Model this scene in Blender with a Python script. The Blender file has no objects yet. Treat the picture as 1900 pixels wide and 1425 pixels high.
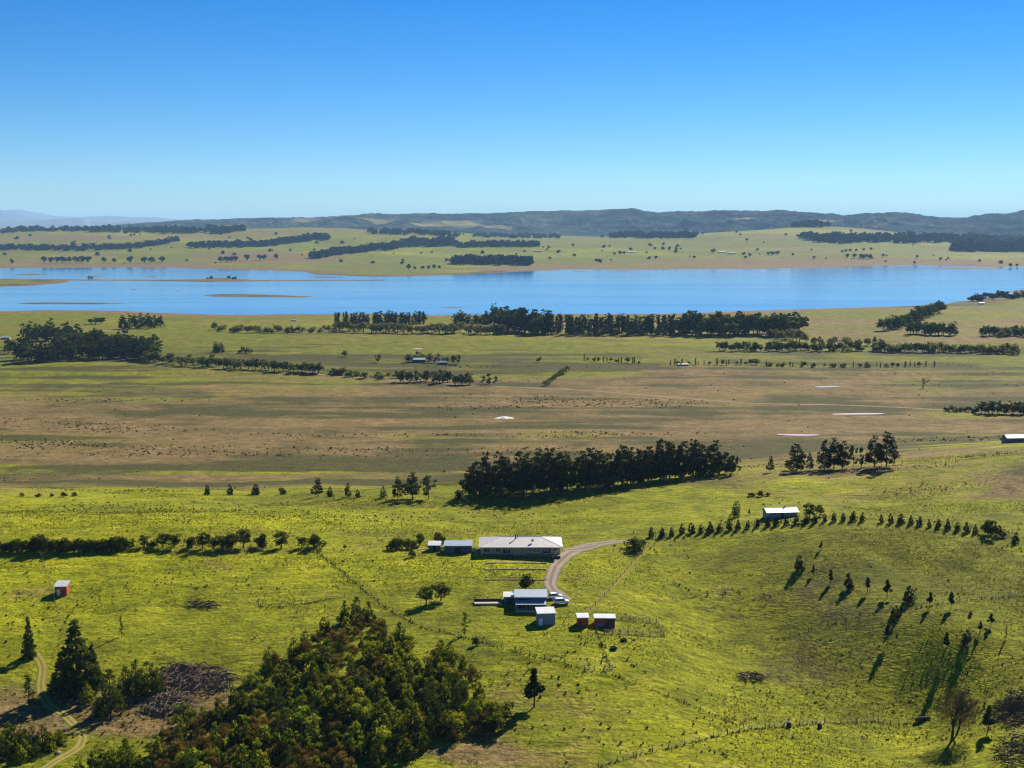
import bpy, math, random
import numpy as np
from mathutils import Vector

# ------------------------------------------------------------------ camera, sky, sun, exposure
SC = bpy.context.scene
COL = SC.collection
CAM_H = 110.0
FPX = 2400.0                       # focal length in photo pixels (photo 1900 x 1425)
PITCH = math.atan((712.5 - 415.0) / FPX)
cam_data = bpy.data.cameras.new('camera')
cam_data.sensor_width = 36.0
cam_data.lens = 36.0 * FPX / 1900.0
cam_data.clip_start = 1.0
cam_data.clip_end = 120000.0
cam = bpy.data.objects.new('camera', cam_data)
COL.objects.link(cam)
cam.location = (0, 0, CAM_H)
cam.rotation_euler = (math.radians(90) - PITCH, 0, 0)
SC.camera = cam
SC.render.resolution_x = 1024
SC.render.resolution_y = 768

SUN_EL = math.radians(34)
SUN_AZ = math.radians(32)          # to the right of the view direction (+Y)
world = bpy.data.worlds.new('World')
SC.world = world
world.use_nodes = True
wn = world.node_tree
for n in list(wn.nodes):
    wn.nodes.remove(n)
sky = wn.nodes.new('ShaderNodeTexSky')
sky.sky_type = 'NISHITA'
sky.sun_disc = False
sky.sun_elevation = SUN_EL
sky.sun_rotation = SUN_AZ
sky.altitude = 900
sky.air_density = 0.85
sky.dust_density = 0.0
sky.ozone_density = 3.0
hs = wn.nodes.new('ShaderNodeHueSaturation')
hs.inputs['Saturation'].default_value = 1.45
bg = wn.nodes.new('ShaderNodeBackground')
bg.inputs['Strength'].default_value = 0.05
wo = wn.nodes.new('ShaderNodeOutputWorld')
wn.links.new(sky.outputs[0], hs.inputs['Color'])
tintn = wn.nodes.new('ShaderNodeMix'); tintn.data_type = 'RGBA'; tintn.blend_type = 'MULTIPLY'
tintn.inputs[0].default_value = 1.0; tintn.inputs[7].default_value = (0.64, 0.845, 1.05, 1)
wn.links.new(hs.outputs[0], tintn.inputs[6])
wn.links.new(tintn.outputs[2], bg.inputs['Color'])
wn.links.new(bg.outputs[0], wo.inputs['Surface'])

sun_data = bpy.data.lights.new('sun', 'SUN')
sun_data.energy = 5.0
sun_data.angle = math.radians(0.53)
sun_data.color = (1.0, 0.93, 0.80)
sun = bpy.data.objects.new('sun', sun_data)
COL.objects.link(sun)
SVEC = Vector((math.sin(SUN_AZ) * math.cos(SUN_EL), math.cos(SUN_AZ) * math.cos(SUN_EL), math.sin(SUN_EL)))
sun.rotation_euler = SVEC.to_track_quat('Z', 'Y').to_euler()
sun.location = (0, 0, 2000)

SC.view_settings.view_transform = 'Standard'
SC.view_settings.look = 'None'
SC.view_settings.gamma = 1.0
SC.view_settings.exposure = 1.05
SC.view_settings.use_curve_mapping = False
SC.render.engine = 'CYCLES'
SC.cycles.max_bounces = 6
SC.cycles.transparent_max_bounces = 8
SC.cycles.volume_bounces = 1
SC.cycles.use_denoising = True
SC.cycles.pixel_filter_type = 'BLACKMAN_HARRIS'
SC.cycles.filter_width = 1.2

R = random.Random(7)
NR = np.random.default_rng(7)

# ------------------------------------------------------------------ helpers: pixels, noise, meshes
cp, sp_ = math.cos(PITCH), math.sin(PITCH)
def ray(u, v):
    a = (u - 950.0) / FPX
    b = (712.5 - v) / FPX
    return np.array([a, cp + b * sp_, -sp_ + b * cp])
def at_z(u, v, z):                 # where the line of sight meets the level z
    d = ray(u, v)
    t = (z - CAM_H) / d[2]
    return np.array([d[0] * t, d[1] * t, z])
def at_y(u, v, y):                 # where it meets the distance y
    d = ray(u, v)
    t = y / d[1]
    return np.array([d[0] * t, y, CAM_H + d[2] * t])
def project(x, y, z):
    zz = z - CAM_H
    f = y * cp - zz * sp_
    f = np.where(f < 1, 1, f)
    return 950 + FPX * x / f, 712.5 - FPX * (y * sp_ + zz * cp) / f

def hash2(ix, iy, seed):
    h = (ix.astype(np.int64) * 374761393 + iy.astype(np.int64) * 668265263 + seed * 974634777) & 0xFFFFFFFF
    h = ((h ^ (h >> 13)) * 1274126177) & 0xFFFFFFFF
    return ((h ^ (h >> 16)) & 0xFFFFFF) / float(0xFFFFFF)
def vnoise(x, y, seed=0):
    ix, iy = np.floor(x), np.floor(y)
    fx, fy = x - ix, y - iy
    fx = fx * fx * fx * (fx * (fx * 6 - 15) + 10)
    fy = fy * fy * fy * (fy * (fy * 6 - 15) + 10)
    a = hash2(ix, iy, seed); b = hash2(ix + 1, iy, seed)
    c = hash2(ix, iy + 1, seed); d = hash2(ix + 1, iy + 1, seed)
    return (a + (b - a) * fx) * (1 - fy) + (c + (d - c) * fx) * fy
def fbm(x, y, wl, octs=4, seed=0, gain=0.5):
    s = 0.0; amp = 1.0; tot = 0.0
    for i in range(octs):
        k = 2.0 ** i / wl
        s = s + amp * (vnoise(x * k + 17.3 * i, y * k - 9.1 * i, seed + i) - 0.5)
        tot += amp; amp *= gain
    return s / tot * 2.0
def sstep(a, b, x):
    t = np.clip((x - a) / (b - a), 0, 1)
    return t * t * (3 - 2 * t)

def link(o, parent=None):
    COL.objects.link(o)
    if parent is not None:
        o.parent = parent
    return o
def tag(o, label=None, cat=None, group=None, kind=None):
    if label: o['label'] = label
    if cat: o['category'] = cat
    if group: o['group'] = group
    if kind: o['kind'] = kind
    return o
def empty(name, loc, rz=0.0, parent=None):
    o = bpy.data.objects.new(name, None)
    o.empty_display_size = 0.5
    o.location = loc
    o.rotation_euler = (0, 0, rz)
    return link(o, parent)
def np_mesh(name, V, F, mats, smooth=False, midx=None):
    """V (n,3), F (m,k) with one face size"""
    V = np.asarray(V, dtype=np.float32); F = np.asarray(F, dtype=np.int32)
    me = bpy.data.meshes.new(name)
    m, k = F.shape
    me.vertices.add(len(V)); me.loops.add(m * k); me.polygons.add(m)
    me.vertices.foreach_set('co', V.ravel())
    me.loops.foreach_set('vertex_index', F.ravel())
    me.polygons.foreach_set('loop_start', np.arange(0, m * k, k, dtype=np.int32))
    try:
        me.polygons.foreach_set('loop_total', np.full(m, k, dtype=np.int32))
    except Exception:
        pass
    me.polygons.foreach_set('use_smooth', np.full(m, bool(smooth)))
    if not isinstance(mats, (list, tuple)): mats = [mats]
    for mt in mats: me.materials.append(mt)
    if midx is not None:
        me.polygons.foreach_set('material_index', np.asarray(midx, dtype=np.int32))
    me.update(calc_edges=True)
    me.validate()
    return me
class MB:
    """collects boxes, prisms and tubes into one mesh"""
    def __init__(s): s.v = []; s.f = []
    def poly(s, pts, faces):
        b = len(s.v); s.v += [tuple(p) for p in pts]
        s.f += [tuple(b + i for i in f) for f in faces]
        return s
    def box(s, x0, x1, y0, y1, z0, z1):
        return s.poly([(x0,y0,z0),(x1,y0,z0),(x1,y1,z0),(x0,y1,z0),(x0,y0,z1),(x1,y0,z1),(x1,y1,z1),(x0,y1,z1)],
                      [(3,2,1,0),(4,5,6,7),(0,1,5,4),(1,2,6,5),(2,3,7,6),(3,0,4,7)])
    def slab(s, a, b, c, d, t):      # a quad a,b,c,d thickened downwards by t
        pts = [a, b, c, d] + [(p[0], p[1], p[2] - t) for p in (a, b, c, d)]
        return s.poly(pts, [(0,1,2,3),(7,6,5,4),(1,0,4,5),(2,1,5,6),(3,2,6,7),(0,3,7,4)])
    def tube(s, pts, rad, n=6, cap=True):
        pts = [Vector(p) for p in pts]
        if not isinstance(rad, (list, tuple)): rad = [rad] * len(pts)
        b = len(s.v)
        for i, p in enumerate(pts):
            d = (pts[min(i + 1, len(pts) - 1)] - pts[max(i - 1, 0)])
            d = d.normalized() if d.length > 1e-9 else Vector((0, 0, 1))
            ref = Vector((0, 0, 1)) if abs(d.z) < 0.9 else Vector((1, 0, 0))
            e1 = d.cross(ref).normalized(); e2 = d.cross(e1).normalized()
            for k in range(n):
                a = 2 * math.pi * k / n
                s.v.append(tuple(p + (e1 * math.cos(a) + e2 * math.sin(a)) * rad[i]))
        for i in range(len(pts) - 1):
            for k in range(n):
                k2 = (k + 1) % n
                s.f.append((b + i*n + k, b + i*n + k2, b + (i+1)*n + k2, b + (i+1)*n + k))
        if cap:
            s.f.append(tuple(b + k for k in range(n))[::-1])
            s.f.append(tuple(b + (len(pts)-1)*n + k for k in range(n)))
        return s
    def mesh(s, name, mat, smooth=False):
        me = bpy.data.meshes.new(name)
        me.from_pydata(s.v, [], s.f); me.update()
        me.materials.append(mat)
        if smooth:
            me.polygons.foreach_set('use_smooth', [True] * len(me.polygons))
        return me
    def build(s, name, mat, parent=None, smooth=False, loc=None):
        o = bpy.data.objects.new(name, s.mesh(name, mat, smooth))
        if loc is not None: o.location = loc
        return link(o, parent)

# ------------------------------------------------------------------ materials
def new_mat(name):
    m = bpy.data.materials.new(name); m.use_nodes = True
    nt = m.node_tree
    for n in list(nt.nodes): nt.nodes.remove(n)
    out = nt.nodes.new('ShaderNodeOutputMaterial')
    return m, nt, out
def N(nt, t, **kw):
    n = nt.nodes.new('ShaderNode' + t)
    for k, v in kw.items():
        if k in ('op',): n.operation = v
        elif k == 'blend': n.blend_type = v
        elif k in n.inputs: n.inputs[k].default_value = v
        else: setattr(n, k, v)
    return n
def noise_node(nt, vec, scale, detail=4.0, rough=0.55, dist=0.0):
    n = nt.nodes.new('ShaderNodeTexNoise')
    n.inputs['Scale'].default_value = scale
    n.inputs['Detail'].default_value = detail
    n.inputs['Roughness'].default_value = rough
    n.inputs['Distortion'].default_value = dist
    if vec is not None: nt.links.new(vec, n.inputs['Vector'])
    return n.outputs['Fac']
def ramp(nt, fac, stops):
    r = nt.nodes.new('ShaderNodeValToRGB')
    e = r.color_ramp.elements
    while len(e) < len(stops): e.new(0.5)
    for i, (p, c) in enumerate(stops):
        e[i].position = p
        e[i].color = (c[0], c[1], c[2], 1) if isinstance(c, (tuple, list)) else (c, c, c, 1)
    nt.links.new(fac, r.inputs['Fac'])
    return r.outputs['Color']
def mixc(nt, fac, a, b, blend='MIX'):
    m = nt.nodes.new('ShaderNodeMix'); m.data_type = 'RGBA'; m.blend_type = blend
    for sock, val in ((m.inputs['Factor'], fac), (m.inputs['A'], a), (m.inputs['B'], b)):
        pass
    ins = {'Factor': m.inputs[0], 'A': m.inputs[6], 'B': m.inputs[7]}
    for k, val in (('Factor', fac), ('A', a), ('B', b)):
        if hasattr(val, 'is_linked') or isinstance(val, bpy.types.NodeSocket): nt.links.new(val, ins[k])
        elif k == 'Factor': ins[k].default_value = val
        else: ins[k].default_value = (val[0], val[1], val[2], 1)
    return m.outputs[2]
def mth(nt, op, a, b=None, c=None, clamp=False):
    m = nt.nodes.new('ShaderNodeMath'); m.operation = op; m.use_clamp = clamp
    for i, val in enumerate((a, b, c)):
        if val is None: continue
        if isinstance(val, bpy.types.NodeSocket): nt.links.new(val, m.inputs[i])
        else: m.inputs[i].default_value = val
    return m.outputs[0]
def geo_pos(nt):
    return nt.nodes.new('ShaderNodeNewGeometry').outputs['Position']

def simple_mat(name, c1, c2, scale=1.2, rough=0.75, metallic=0.0, bump=0.0, spec=0.3, ribs=None):
    m, nt, out = new_mat(name)
    tc = nt.nodes.new('ShaderNodeTexCoord').outputs['Object']
    f = noise_node(nt, tc, scale, 5, 0.6)
    col = ramp(nt, f, [(0.3, c1), (0.7, c2)])
    p = nt.nodes.new('ShaderNodeBsdfPrincipled')
    nt.links.new(col, p.inputs['Base Color'])
    p.inputs['Roughness'].default_value = rough
    p.inputs['Metallic'].default_value = metallic
    p.inputs['Specular IOR Level'].default_value = spec
    if ribs or bump:
        b = nt.nodes.new('ShaderNodeBump')
        if ribs:
            w = nt.nodes.new('ShaderNodeTexWave'); w.wave_type = 'BANDS'; w.bands_direction = 'X'
            w.inputs['Scale'].default_value = ribs
            nt.links.new(tc, w.inputs['Vector']); nt.links.new(w.outputs['Fac'], b.inputs['Height'])
            b.inputs['Strength'].default_value = 0.35; b.inputs['Distance'].default_value = 0.03
        else:
            nt.links.new(noise_node(nt, tc, scale * 4, 4), b.inputs['Height'])
            b.inputs['Strength'].default_value = bump; b.inputs['Distance'].default_value = 0.05
        nt.links.new(b.outputs[0], p.inputs['Normal'])
    nt.links.new(p.outputs[0], out.inputs['Surface'])
    return m
def glass_mat(name, col):
    m, nt, out = new_mat(name)
    p = nt.nodes.new('ShaderNodeBsdfPrincipled')
    p.inputs['Base Color'].default_value = (*col, 1); p.inputs['Roughness'].default_value = 0.06
    p.inputs['Specular IOR Level'].default_value = 0.8
    nt.links.new(p.outputs[0], out.inputs['Surface'])
    return m
def leaf_mat(name, dark, mid, light, trans=0.35, vary=0.25):
    m, nt, out = new_mat(name)
    a = nt.nodes.new('ShaderNodeAttribute'); a.attribute_name = 'tint'
    oi = nt.nodes.new('ShaderNodeObjectInfo')
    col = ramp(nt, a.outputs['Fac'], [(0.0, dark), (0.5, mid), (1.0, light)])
    h = nt.nodes.new('ShaderNodeHueSaturation')
    nt.links.new(col, h.inputs['Color'])
    nt.links.new(mth(nt, 'MULTIPLY_ADD', oi.outputs['Random'], 0.03, 0.485), h.inputs['Hue'])
    r2 = mth(nt, 'FRACT', mth(nt, 'MULTIPLY', oi.outputs['Random'], 7.31))
    nt.links.new(mth(nt, 'MULTIPLY_ADD', r2, 2 * vary, 1 - vary), h.inputs['Value'])
    d = nt.nodes.new('ShaderNodeBsdfDiffuse'); t = nt.nodes.new('ShaderNodeBsdfTranslucent')
    nt.links.new(h.outputs[0], d.inputs['Color']); nt.links.new(h.outputs[0], t.inputs['Color'])
    mx = nt.nodes.new('ShaderNodeMixShader'); mx.inputs[0].default_value = trans
    nt.links.new(d.outputs[0], mx.inputs[1]); nt.links.new(t.outputs[0], mx.inputs[2])
    nt.links.new(mx.outputs[0], out.inputs['Surface'])
    return m

def ground_mat():
    m, nt, out = new_mat('pasture')
    pos = geo_pos(nt)
    at = nt.nodes.new('ShaderNodeAttribute'); at.attribute_name = 'cover'
    sep = nt.nodes.new('ShaderNodeSeparateColor'); nt.links.new(at.outputs['Color'], sep.inputs[0])
    dry, scrub, lush = sep.outputs[0], sep.outputs[1], sep.outputs[2]
    nb = noise_node(nt, pos, 0.012, 6, 0.6)        # fields
    nm = noise_node(nt, pos, 0.07, 6, 0.65, 0.6)   # patches of some metres
    nf = noise_node(nt, pos, 0.5, 5, 0.7)          # tufts
    green = ramp(nt, nm, [(0.28, (0.060, 0.068, 0.004)), (0.5, (0.118, 0.125, 0.007)), (0.72, (0.19, 0.188, 0.012))])
    lushc = ramp(nt, nm, [(0.28, (0.125, 0.14, 0.003)), (0.5, (0.225, 0.232, 0.0035)), (0.72, (0.32, 0.31, 0.005))])
    green = mixc(nt, lush, green, lushc)
    dryc = ramp(nt, nm, [(0.25, (0.070, 0.050, 0.014)), (0.42, (0.135, 0.092, 0.034)), (0.58, (0.185, 0.125, 0.048)), (0.75, (0.25, 0.165, 0.075))])
    darkc = ramp(nt, nf, [(0.3, (0.032, 0.031, 0.008)), (0.7, (0.085, 0.078, 0.02))])
    mpa = nt.nodes.new('ShaderNodeMapping'); mpa.inputs['Scale'].default_value = (0.0045, 0.021, 0.02)
    nt.links.new(pos, mpa.inputs['Vector'])
    nband = noise_node(nt, mpa.outputs[0], 1.0, 6, 0.62, 0.8)
    fac = mth(nt, 'ADD', dry, mth(nt, 'MULTIPLY_ADD', nband, 0.9, -0.45))
    fac = mth(nt, 'ADD', fac, mth(nt, 'MULTIPLY_ADD', nb, 0.9, -0.45))
    fac = mth(nt, 'ADD', fac, mth(nt, 'MULTIPLY_ADD', nm, 0.8, -0.4))
    fac = mth(nt, 'MULTIPLY_ADD', fac, 2.0, -0.5, clamp=True)
    col = mixc(nt, fac, green, dryc)
    sf = mth(nt, 'ADD', scrub, mth(nt, 'MULTIPLY_ADD', nf, 1.3, -0.65))
    sf = mth(nt, 'ADD', sf, mth(nt, 'MULTIPLY_ADD', nm, 1.2, -0.6))
    sf = mth(nt, 'ADD', sf, mth(nt, 'MULTIPLY_ADD', nband, 1.6, -0.8))
    sf = mth(nt, 'MULTIPLY_ADD', sf, 2.4, -0.85, clamp=True)
    col = mixc(nt, sf, col, darkc)
    # streaks of longer and shorter sward lying across the slope
    mpb = nt.nodes.new('ShaderNodeMapping'); mpb.inputs['Scale'].default_value = (0.09, 0.42, 0.42)
    nt.links.new(pos, mpb.inputs['Vector'])
    st_ = ramp(nt, noise_node(nt, mpb.outputs[0], 1.0, 5, 0.65, 1.2), [(0.3, 0.5), (0.44, 0.9), (0.56, 1.08), (0.7, 1.4)])
    col = mixc(nt, 1.0, col, st_, 'MULTIPLY')
    mpc = nt.nodes.new('ShaderNodeMapping'); mpc.inputs['Scale'].default_value = (0.20, 0.62, 0.6)
    nt.links.new(pos, mpc.inputs['Vector'])
    st2 = ramp(nt, noise_node(nt, mpc.outputs[0], 1.0, 4, 0.6, 1.6), [(0.33, 0.38), (0.43, 0.86), (0.52, 1.0), (0.68, 1.25)])
    col = mixc(nt, 0.9, col, st2, 'MULTIPLY')
    # fine grain of tufts
    g = ramp(nt, noise_node(nt, pos, 1.1, 4, 0.75), [(0.3, 0.5), (0.5, 1.0), (0.7, 1.45)])
    col = mixc(nt, 1.0, col, g, 'MULTIPLY')
    p = nt.nodes.new('ShaderNodeBsdfPrincipled')
    nt.links.new(col, p.inputs['Base Color'])
    p.inputs['Roughness'].default_value = 0.95
    p.inputs['Specular IOR Level'].default_value = 0.05
    # relief: sheep tracks that follow the contour, tussocks
    sx = nt.nodes.new('ShaderNodeSeparateXYZ'); nt.links.new(pos, sx.inputs[0])
    warp = noise_node(nt, pos, 0.045, 4, 0.6)
    ph = mth(nt, 'ADD', mth(nt, 'MULTIPLY', sx.outputs[2], 8.5), mth(nt, 'MULTIPLY', warp, 95.0))
    tr = mth(nt, 'MULTIPLY', mth(nt, 'SINE', ph), mth(nt, 'MULTIPLY_ADD', nm, 0.7, -0.12))
    hgt = mth(nt, 'ADD', mth(nt, 'MULTIPLY', tr, 0.38), mth(nt, 'MULTIPLY', nf, 1.3))
    b = nt.nodes.new('ShaderNodeBump'); b.inputs['Strength'].default_value = 0.75; b.inputs['Distance'].default_value = 0.55
    nt.links.new(hgt, b.inputs['Height']); nt.links.new(b.outputs[0], p.inputs['Normal'])
    nt.links.new(p.outputs[0], out.inputs['Surface'])
    return m
def water_mat(name='lake_water', col=(0.010, 0.105, 0.30), rough=0.10, bump=0.22):
    m, nt, out = new_mat(name)
    pos = geo_pos(nt)
    p = nt.nodes.new('ShaderNodeBsdfPrincipled')
    n = noise_node(nt, pos, 0.0016, 5, 0.6)
    nt.links.new(ramp(nt, n, [(0.35, col), (0.65, (col[0]*2.5, col[1]*1.35, col[2]*1.15))]), p.inputs['Base Color'])
    p.inputs['IOR'].default_value = 1.333
    mp = nt.nodes.new('ShaderNodeMapping'); mp.inputs['Scale'].default_value = (0.0012, 0.0045, 1)
    nt.links.new(pos, mp.inputs['Vector'])
    calm = noise_node(nt, mp.outputs[0], 1.0, 4, 0.55)
    nt.links.new(mth(nt, 'MULTIPLY_ADD', calm, rough * 2.6, -rough * 0.4), p.inputs['Roughness'])
    b = nt.nodes.new('ShaderNodeBump'); b.inputs['Strength'].default_value = bump; b.inputs['Distance'].default_value = 0.35
    nt.links.new(noise_node(nt, pos, 0.35, 4, 0.65), b.inputs['Height'])
    nt.links.new(b.outputs[0], p.inputs['Normal'])
    nt.links.new(p.outputs[0], out.inputs['Surface'])
    return m
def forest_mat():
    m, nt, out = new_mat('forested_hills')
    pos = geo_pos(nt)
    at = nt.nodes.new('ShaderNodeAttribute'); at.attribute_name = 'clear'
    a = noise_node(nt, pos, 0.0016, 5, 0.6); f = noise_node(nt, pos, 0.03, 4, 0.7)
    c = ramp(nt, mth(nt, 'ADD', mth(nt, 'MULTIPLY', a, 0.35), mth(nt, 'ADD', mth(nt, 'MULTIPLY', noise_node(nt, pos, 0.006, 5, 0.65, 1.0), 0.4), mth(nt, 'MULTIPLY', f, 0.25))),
             [(0.40, (0.010, 0.019, 0.022)), (0.5, (0.036, 0.050, 0.050)), (0.58, (0.095, 0.098, 0.08))])  # blue-green forest; some haze blue and sunlit relief put into the colour
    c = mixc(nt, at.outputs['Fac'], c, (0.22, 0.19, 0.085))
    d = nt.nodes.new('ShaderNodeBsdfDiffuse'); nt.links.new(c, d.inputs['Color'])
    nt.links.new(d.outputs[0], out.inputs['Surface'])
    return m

M = {}
M['ground'] = ground_mat()
M['lake'] = water_mat()
M['pond'] = water_mat('pond_water', (0.34, 0.34, 0.32), 0.3, 0.1)  # pale base colour stands in for sun glare on the water
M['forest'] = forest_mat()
M['mountain'] = simple_mat('hazed_range', (0.13, 0.17, 0.22), (0.20, 0.24, 0.28), 0.0004, 0.95, spec=0.0)  # haze of distance put into the pale blue base colour
def road_mat(name, wheel, crown, verge, sc):
    m, nt, out = new_mat(name)
    pos = geo_pos(nt)
    at = nt.nodes.new('ShaderNodeAttribute'); at.attribute_name = 'across'
    n = noise_node(nt, pos, sc, 6, 0.65); n2 = noise_node(nt, pos, sc * 6, 4, 0.6)
    a = mth(nt, 'ADD', at.outputs['Fac'], mth(nt, 'MULTIPLY_ADD', n, 0.5, -0.25))
    col = ramp(nt, a, [(0.12, crown), (0.32, wheel), (0.62, wheel), (0.85, crown), (1.0, verge)])
    col = mixc(nt, 1.0, col, ramp(nt, n2, [(0.3, 0.75), (0.7, 1.2)]), 'MULTIPLY')
    d = nt.nodes.new('ShaderNodeBsdfDiffuse'); nt.links.new(col, d.inputs['Color']); nt.links.new(d.outputs[0], out.inputs['Surface'])
    return m
M['gravel'] = road_mat('grey_gravel', (0.27, 0.22, 0.175), (0.17, 0.145, 0.10), (0.13, 0.12, 0.03), 0.5)
M['dirt'] = simple_mat('pale_dirt', (0.17, 0.12, 0.065), (0.26, 0.19, 0.11), 0.06, 0.95, spec=0.05)
M['track'] = road_mat('worn_track', (0.25, 0.20, 0.08), (0.15, 0.145, 0.012), (0.15, 0.145, 0.008), 0.6)
M['bark'] = simple_mat('bark', (0.035, 0.027, 0.019), (0.085, 0.066, 0.048), 3.0, 0.95, bump=0.5, spec=0.1)
M['dead'] = simple_mat('dead_branch', (0.09, 0.066, 0.05), (0.20, 0.145, 0.11), 2.0, 0.95, spec=0.1)
M['bramble'] = simple_mat('bramble_cane', (0.075, 0.05, 0.03), (0.17, 0.115, 0.065), 1.0, 0.95, spec=0.1)
M['pine'] = leaf_mat('pine_needles', (0.008, 0.013, 0.004), (0.018, 0.027, 0.006), (0.052, 0.060, 0.012), 0.25)
M['conifer'] = leaf_mat('young_conifer_needles', (0.022, 0.036, 0.004), (0.085, 0.112, 0.005), (0.27, 0.27, 0.012), 0.5, 0.45)
M['spruce'] = leaf_mat('spruce_needles', (0.015, 0.028, 0.005), (0.042, 0.062, 0.008), (0.11, 0.13, 0.015), 0.36)
M['rust'] = leaf_mat('rusty_foliage', (0.030, 0.021, 0.005), (0.105, 0.068, 0.012), (0.20, 0.135, 0.026), 0.4, 0.35)
M['broad'] = leaf_mat('broad_leaves', (0.014, 0.021, 0.004), (0.038, 0.050, 0.007), (0.095, 0.105, 0.015), 0.36, 0.4)
M['twig'] = leaf_mat('bare_twigs', (0.03, 0.022, 0.010), (0.07, 0.052, 0.022), (0.13, 0.10, 0.04), 0.2)
M['olive'] = leaf_mat('olive_willow_leaves', (0.055, 0.058, 0.016), (0.125, 0.122, 0.034), (0.23, 0.205, 0.065), 0.45)
M['gum'] = leaf_mat('gum_leaves', (0.022, 0.030, 0.010), (0.055, 0.065, 0.018), (0.12, 0.12, 0.038), 0.38)
M['fardark'] = leaf_mat('far_dark_foliage', (0.008, 0.014, 0.007), (0.017, 0.026, 0.010), (0.034, 0.044, 0.016), 0.2)
M['tuft'] = leaf_mat('grass_blades', (0.085, 0.080, 0.010), (0.150, 0.150, 0.012), (0.23, 0.215, 0.03), 0.45)
M['rush'] = leaf_mat('rush_blades', (0.03, 0.03, 0.005), (0.075, 0.07, 0.010), (0.13, 0.115, 0.02), 0.4)
M['roof'] = simple_mat('pale_grey_roof_iron', (0.34, 0.315, 0.29), (0.48, 0.45, 0.41), 0.5, 0.5, 0.0, spec=0.4, ribs=3.0)
M['white_roof'] = simple_mat('white_roof_iron', (0.38, 0.39, 0.39), (0.54, 0.54, 0.53), 0.5, 0.45, spec=0.4, ribs=3.0)
M['blue_roof'] = simple_mat('blue_grey_roof_iron', (0.19, 0.24, 0.31), (0.26, 0.31, 0.38), 0.6, 0.45, spec=0.5, ribs=3.0)
M['white'] = simple_mat('white_paint', (0.68, 0.67, 0.64), (0.80, 0.79, 0.77), 0.8, 0.55)
M['brick'] = simple_mat('tan_brick_wall', (0.36, 0.25, 0.16), (0.46, 0.33, 0.22), 2.5, 0.9)
M['slate'] = simple_mat('slate_blue_cladding', (0.055, 0.075, 0.105), (0.085, 0.11, 0.15), 1.0, 0.6, ribs=4.0)
M['grey_wall'] = simple_mat('grey_iron_cladding', (0.16, 0.18, 0.21), (0.23, 0.25, 0.28), 1.0, 0.6, ribs=4.0)
M['red'] = simple_mat('oxide_red_iron', (0.30, 0.045, 0.02), (0.40, 0.075, 0.032), 1.2, 0.65, ribs=4.0)
M['darkred'] = simple_mat('dark_oxide_iron', (0.045, 0.025, 0.022), (0.10, 0.04, 0.03), 1.2, 0.65, ribs=4.0)
M['timber'] = simple_mat('weathered_timber', (0.16, 0.12, 0.08), (0.30, 0.23, 0.16), 3.0, 0.9, bump=0.3)
M['tan_timber'] = simple_mat('pale_timber_rail', (0.40, 0.30, 0.20), (0.52, 0.41, 0.28), 3.0, 0.9)
M['dark_timber'] = simple_mat('dark_post', (0.035, 0.028, 0.022), (0.08, 0.062, 0.045), 3.0, 0.9)
M['wire'] = simple_mat('fence_wire', (0.09, 0.085, 0.08), (0.15, 0.145, 0.14), 3.0, 0.6)
M['concrete'] = simple_mat('concrete_slab', (0.26, 0.25, 0.24), (0.36, 0.35, 0.33), 1.0, 0.9)
M['glass'] = glass_mat('window_glass', (0.02, 0.03, 0.045))
M['dark'] = simple_mat('dark_opening', (0.012, 0.012, 0.014), (0.025, 0.025, 0.028), 1.0, 0.8)
M['rubber'] = simple_mat('tyre_rubber', (0.015, 0.015, 0.015), (0.03, 0.03, 0.03), 4.0, 0.9)
M['carpaint'] = simple_mat('white_car_paint', (0.74, 0.74, 0.74), (0.80, 0.80, 0.80), 0.5, 0.25, spec=0.6)
M['metal'] = simple_mat('galvanised_metal', (0.35, 0.36, 0.37), (0.48, 0.49, 0.5), 2.0, 0.4, 0.6)
M['lamp_red'] = simple_mat('tail_lamp', (0.4, 0.01, 0.01), (0.45, 0.02, 0.02), 2.0, 0.3)
M['lamp_clear'] = simple_mat('head_lamp', (0.6, 0.6, 0.58), (0.7, 0.7, 0.68), 2.0, 0.15)
M['lime'] = simple_mat('white_lime_heap', (0.70, 0.68, 0.63), (0.80, 0.78, 0.74), 0.5, 0.95, bump=0.4)
M['rock'] = simple_mat('tan_rock', (0.22, 0.15, 0.09), (0.36, 0.26, 0.17), 1.5, 0.95, bump=0.6)

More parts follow.
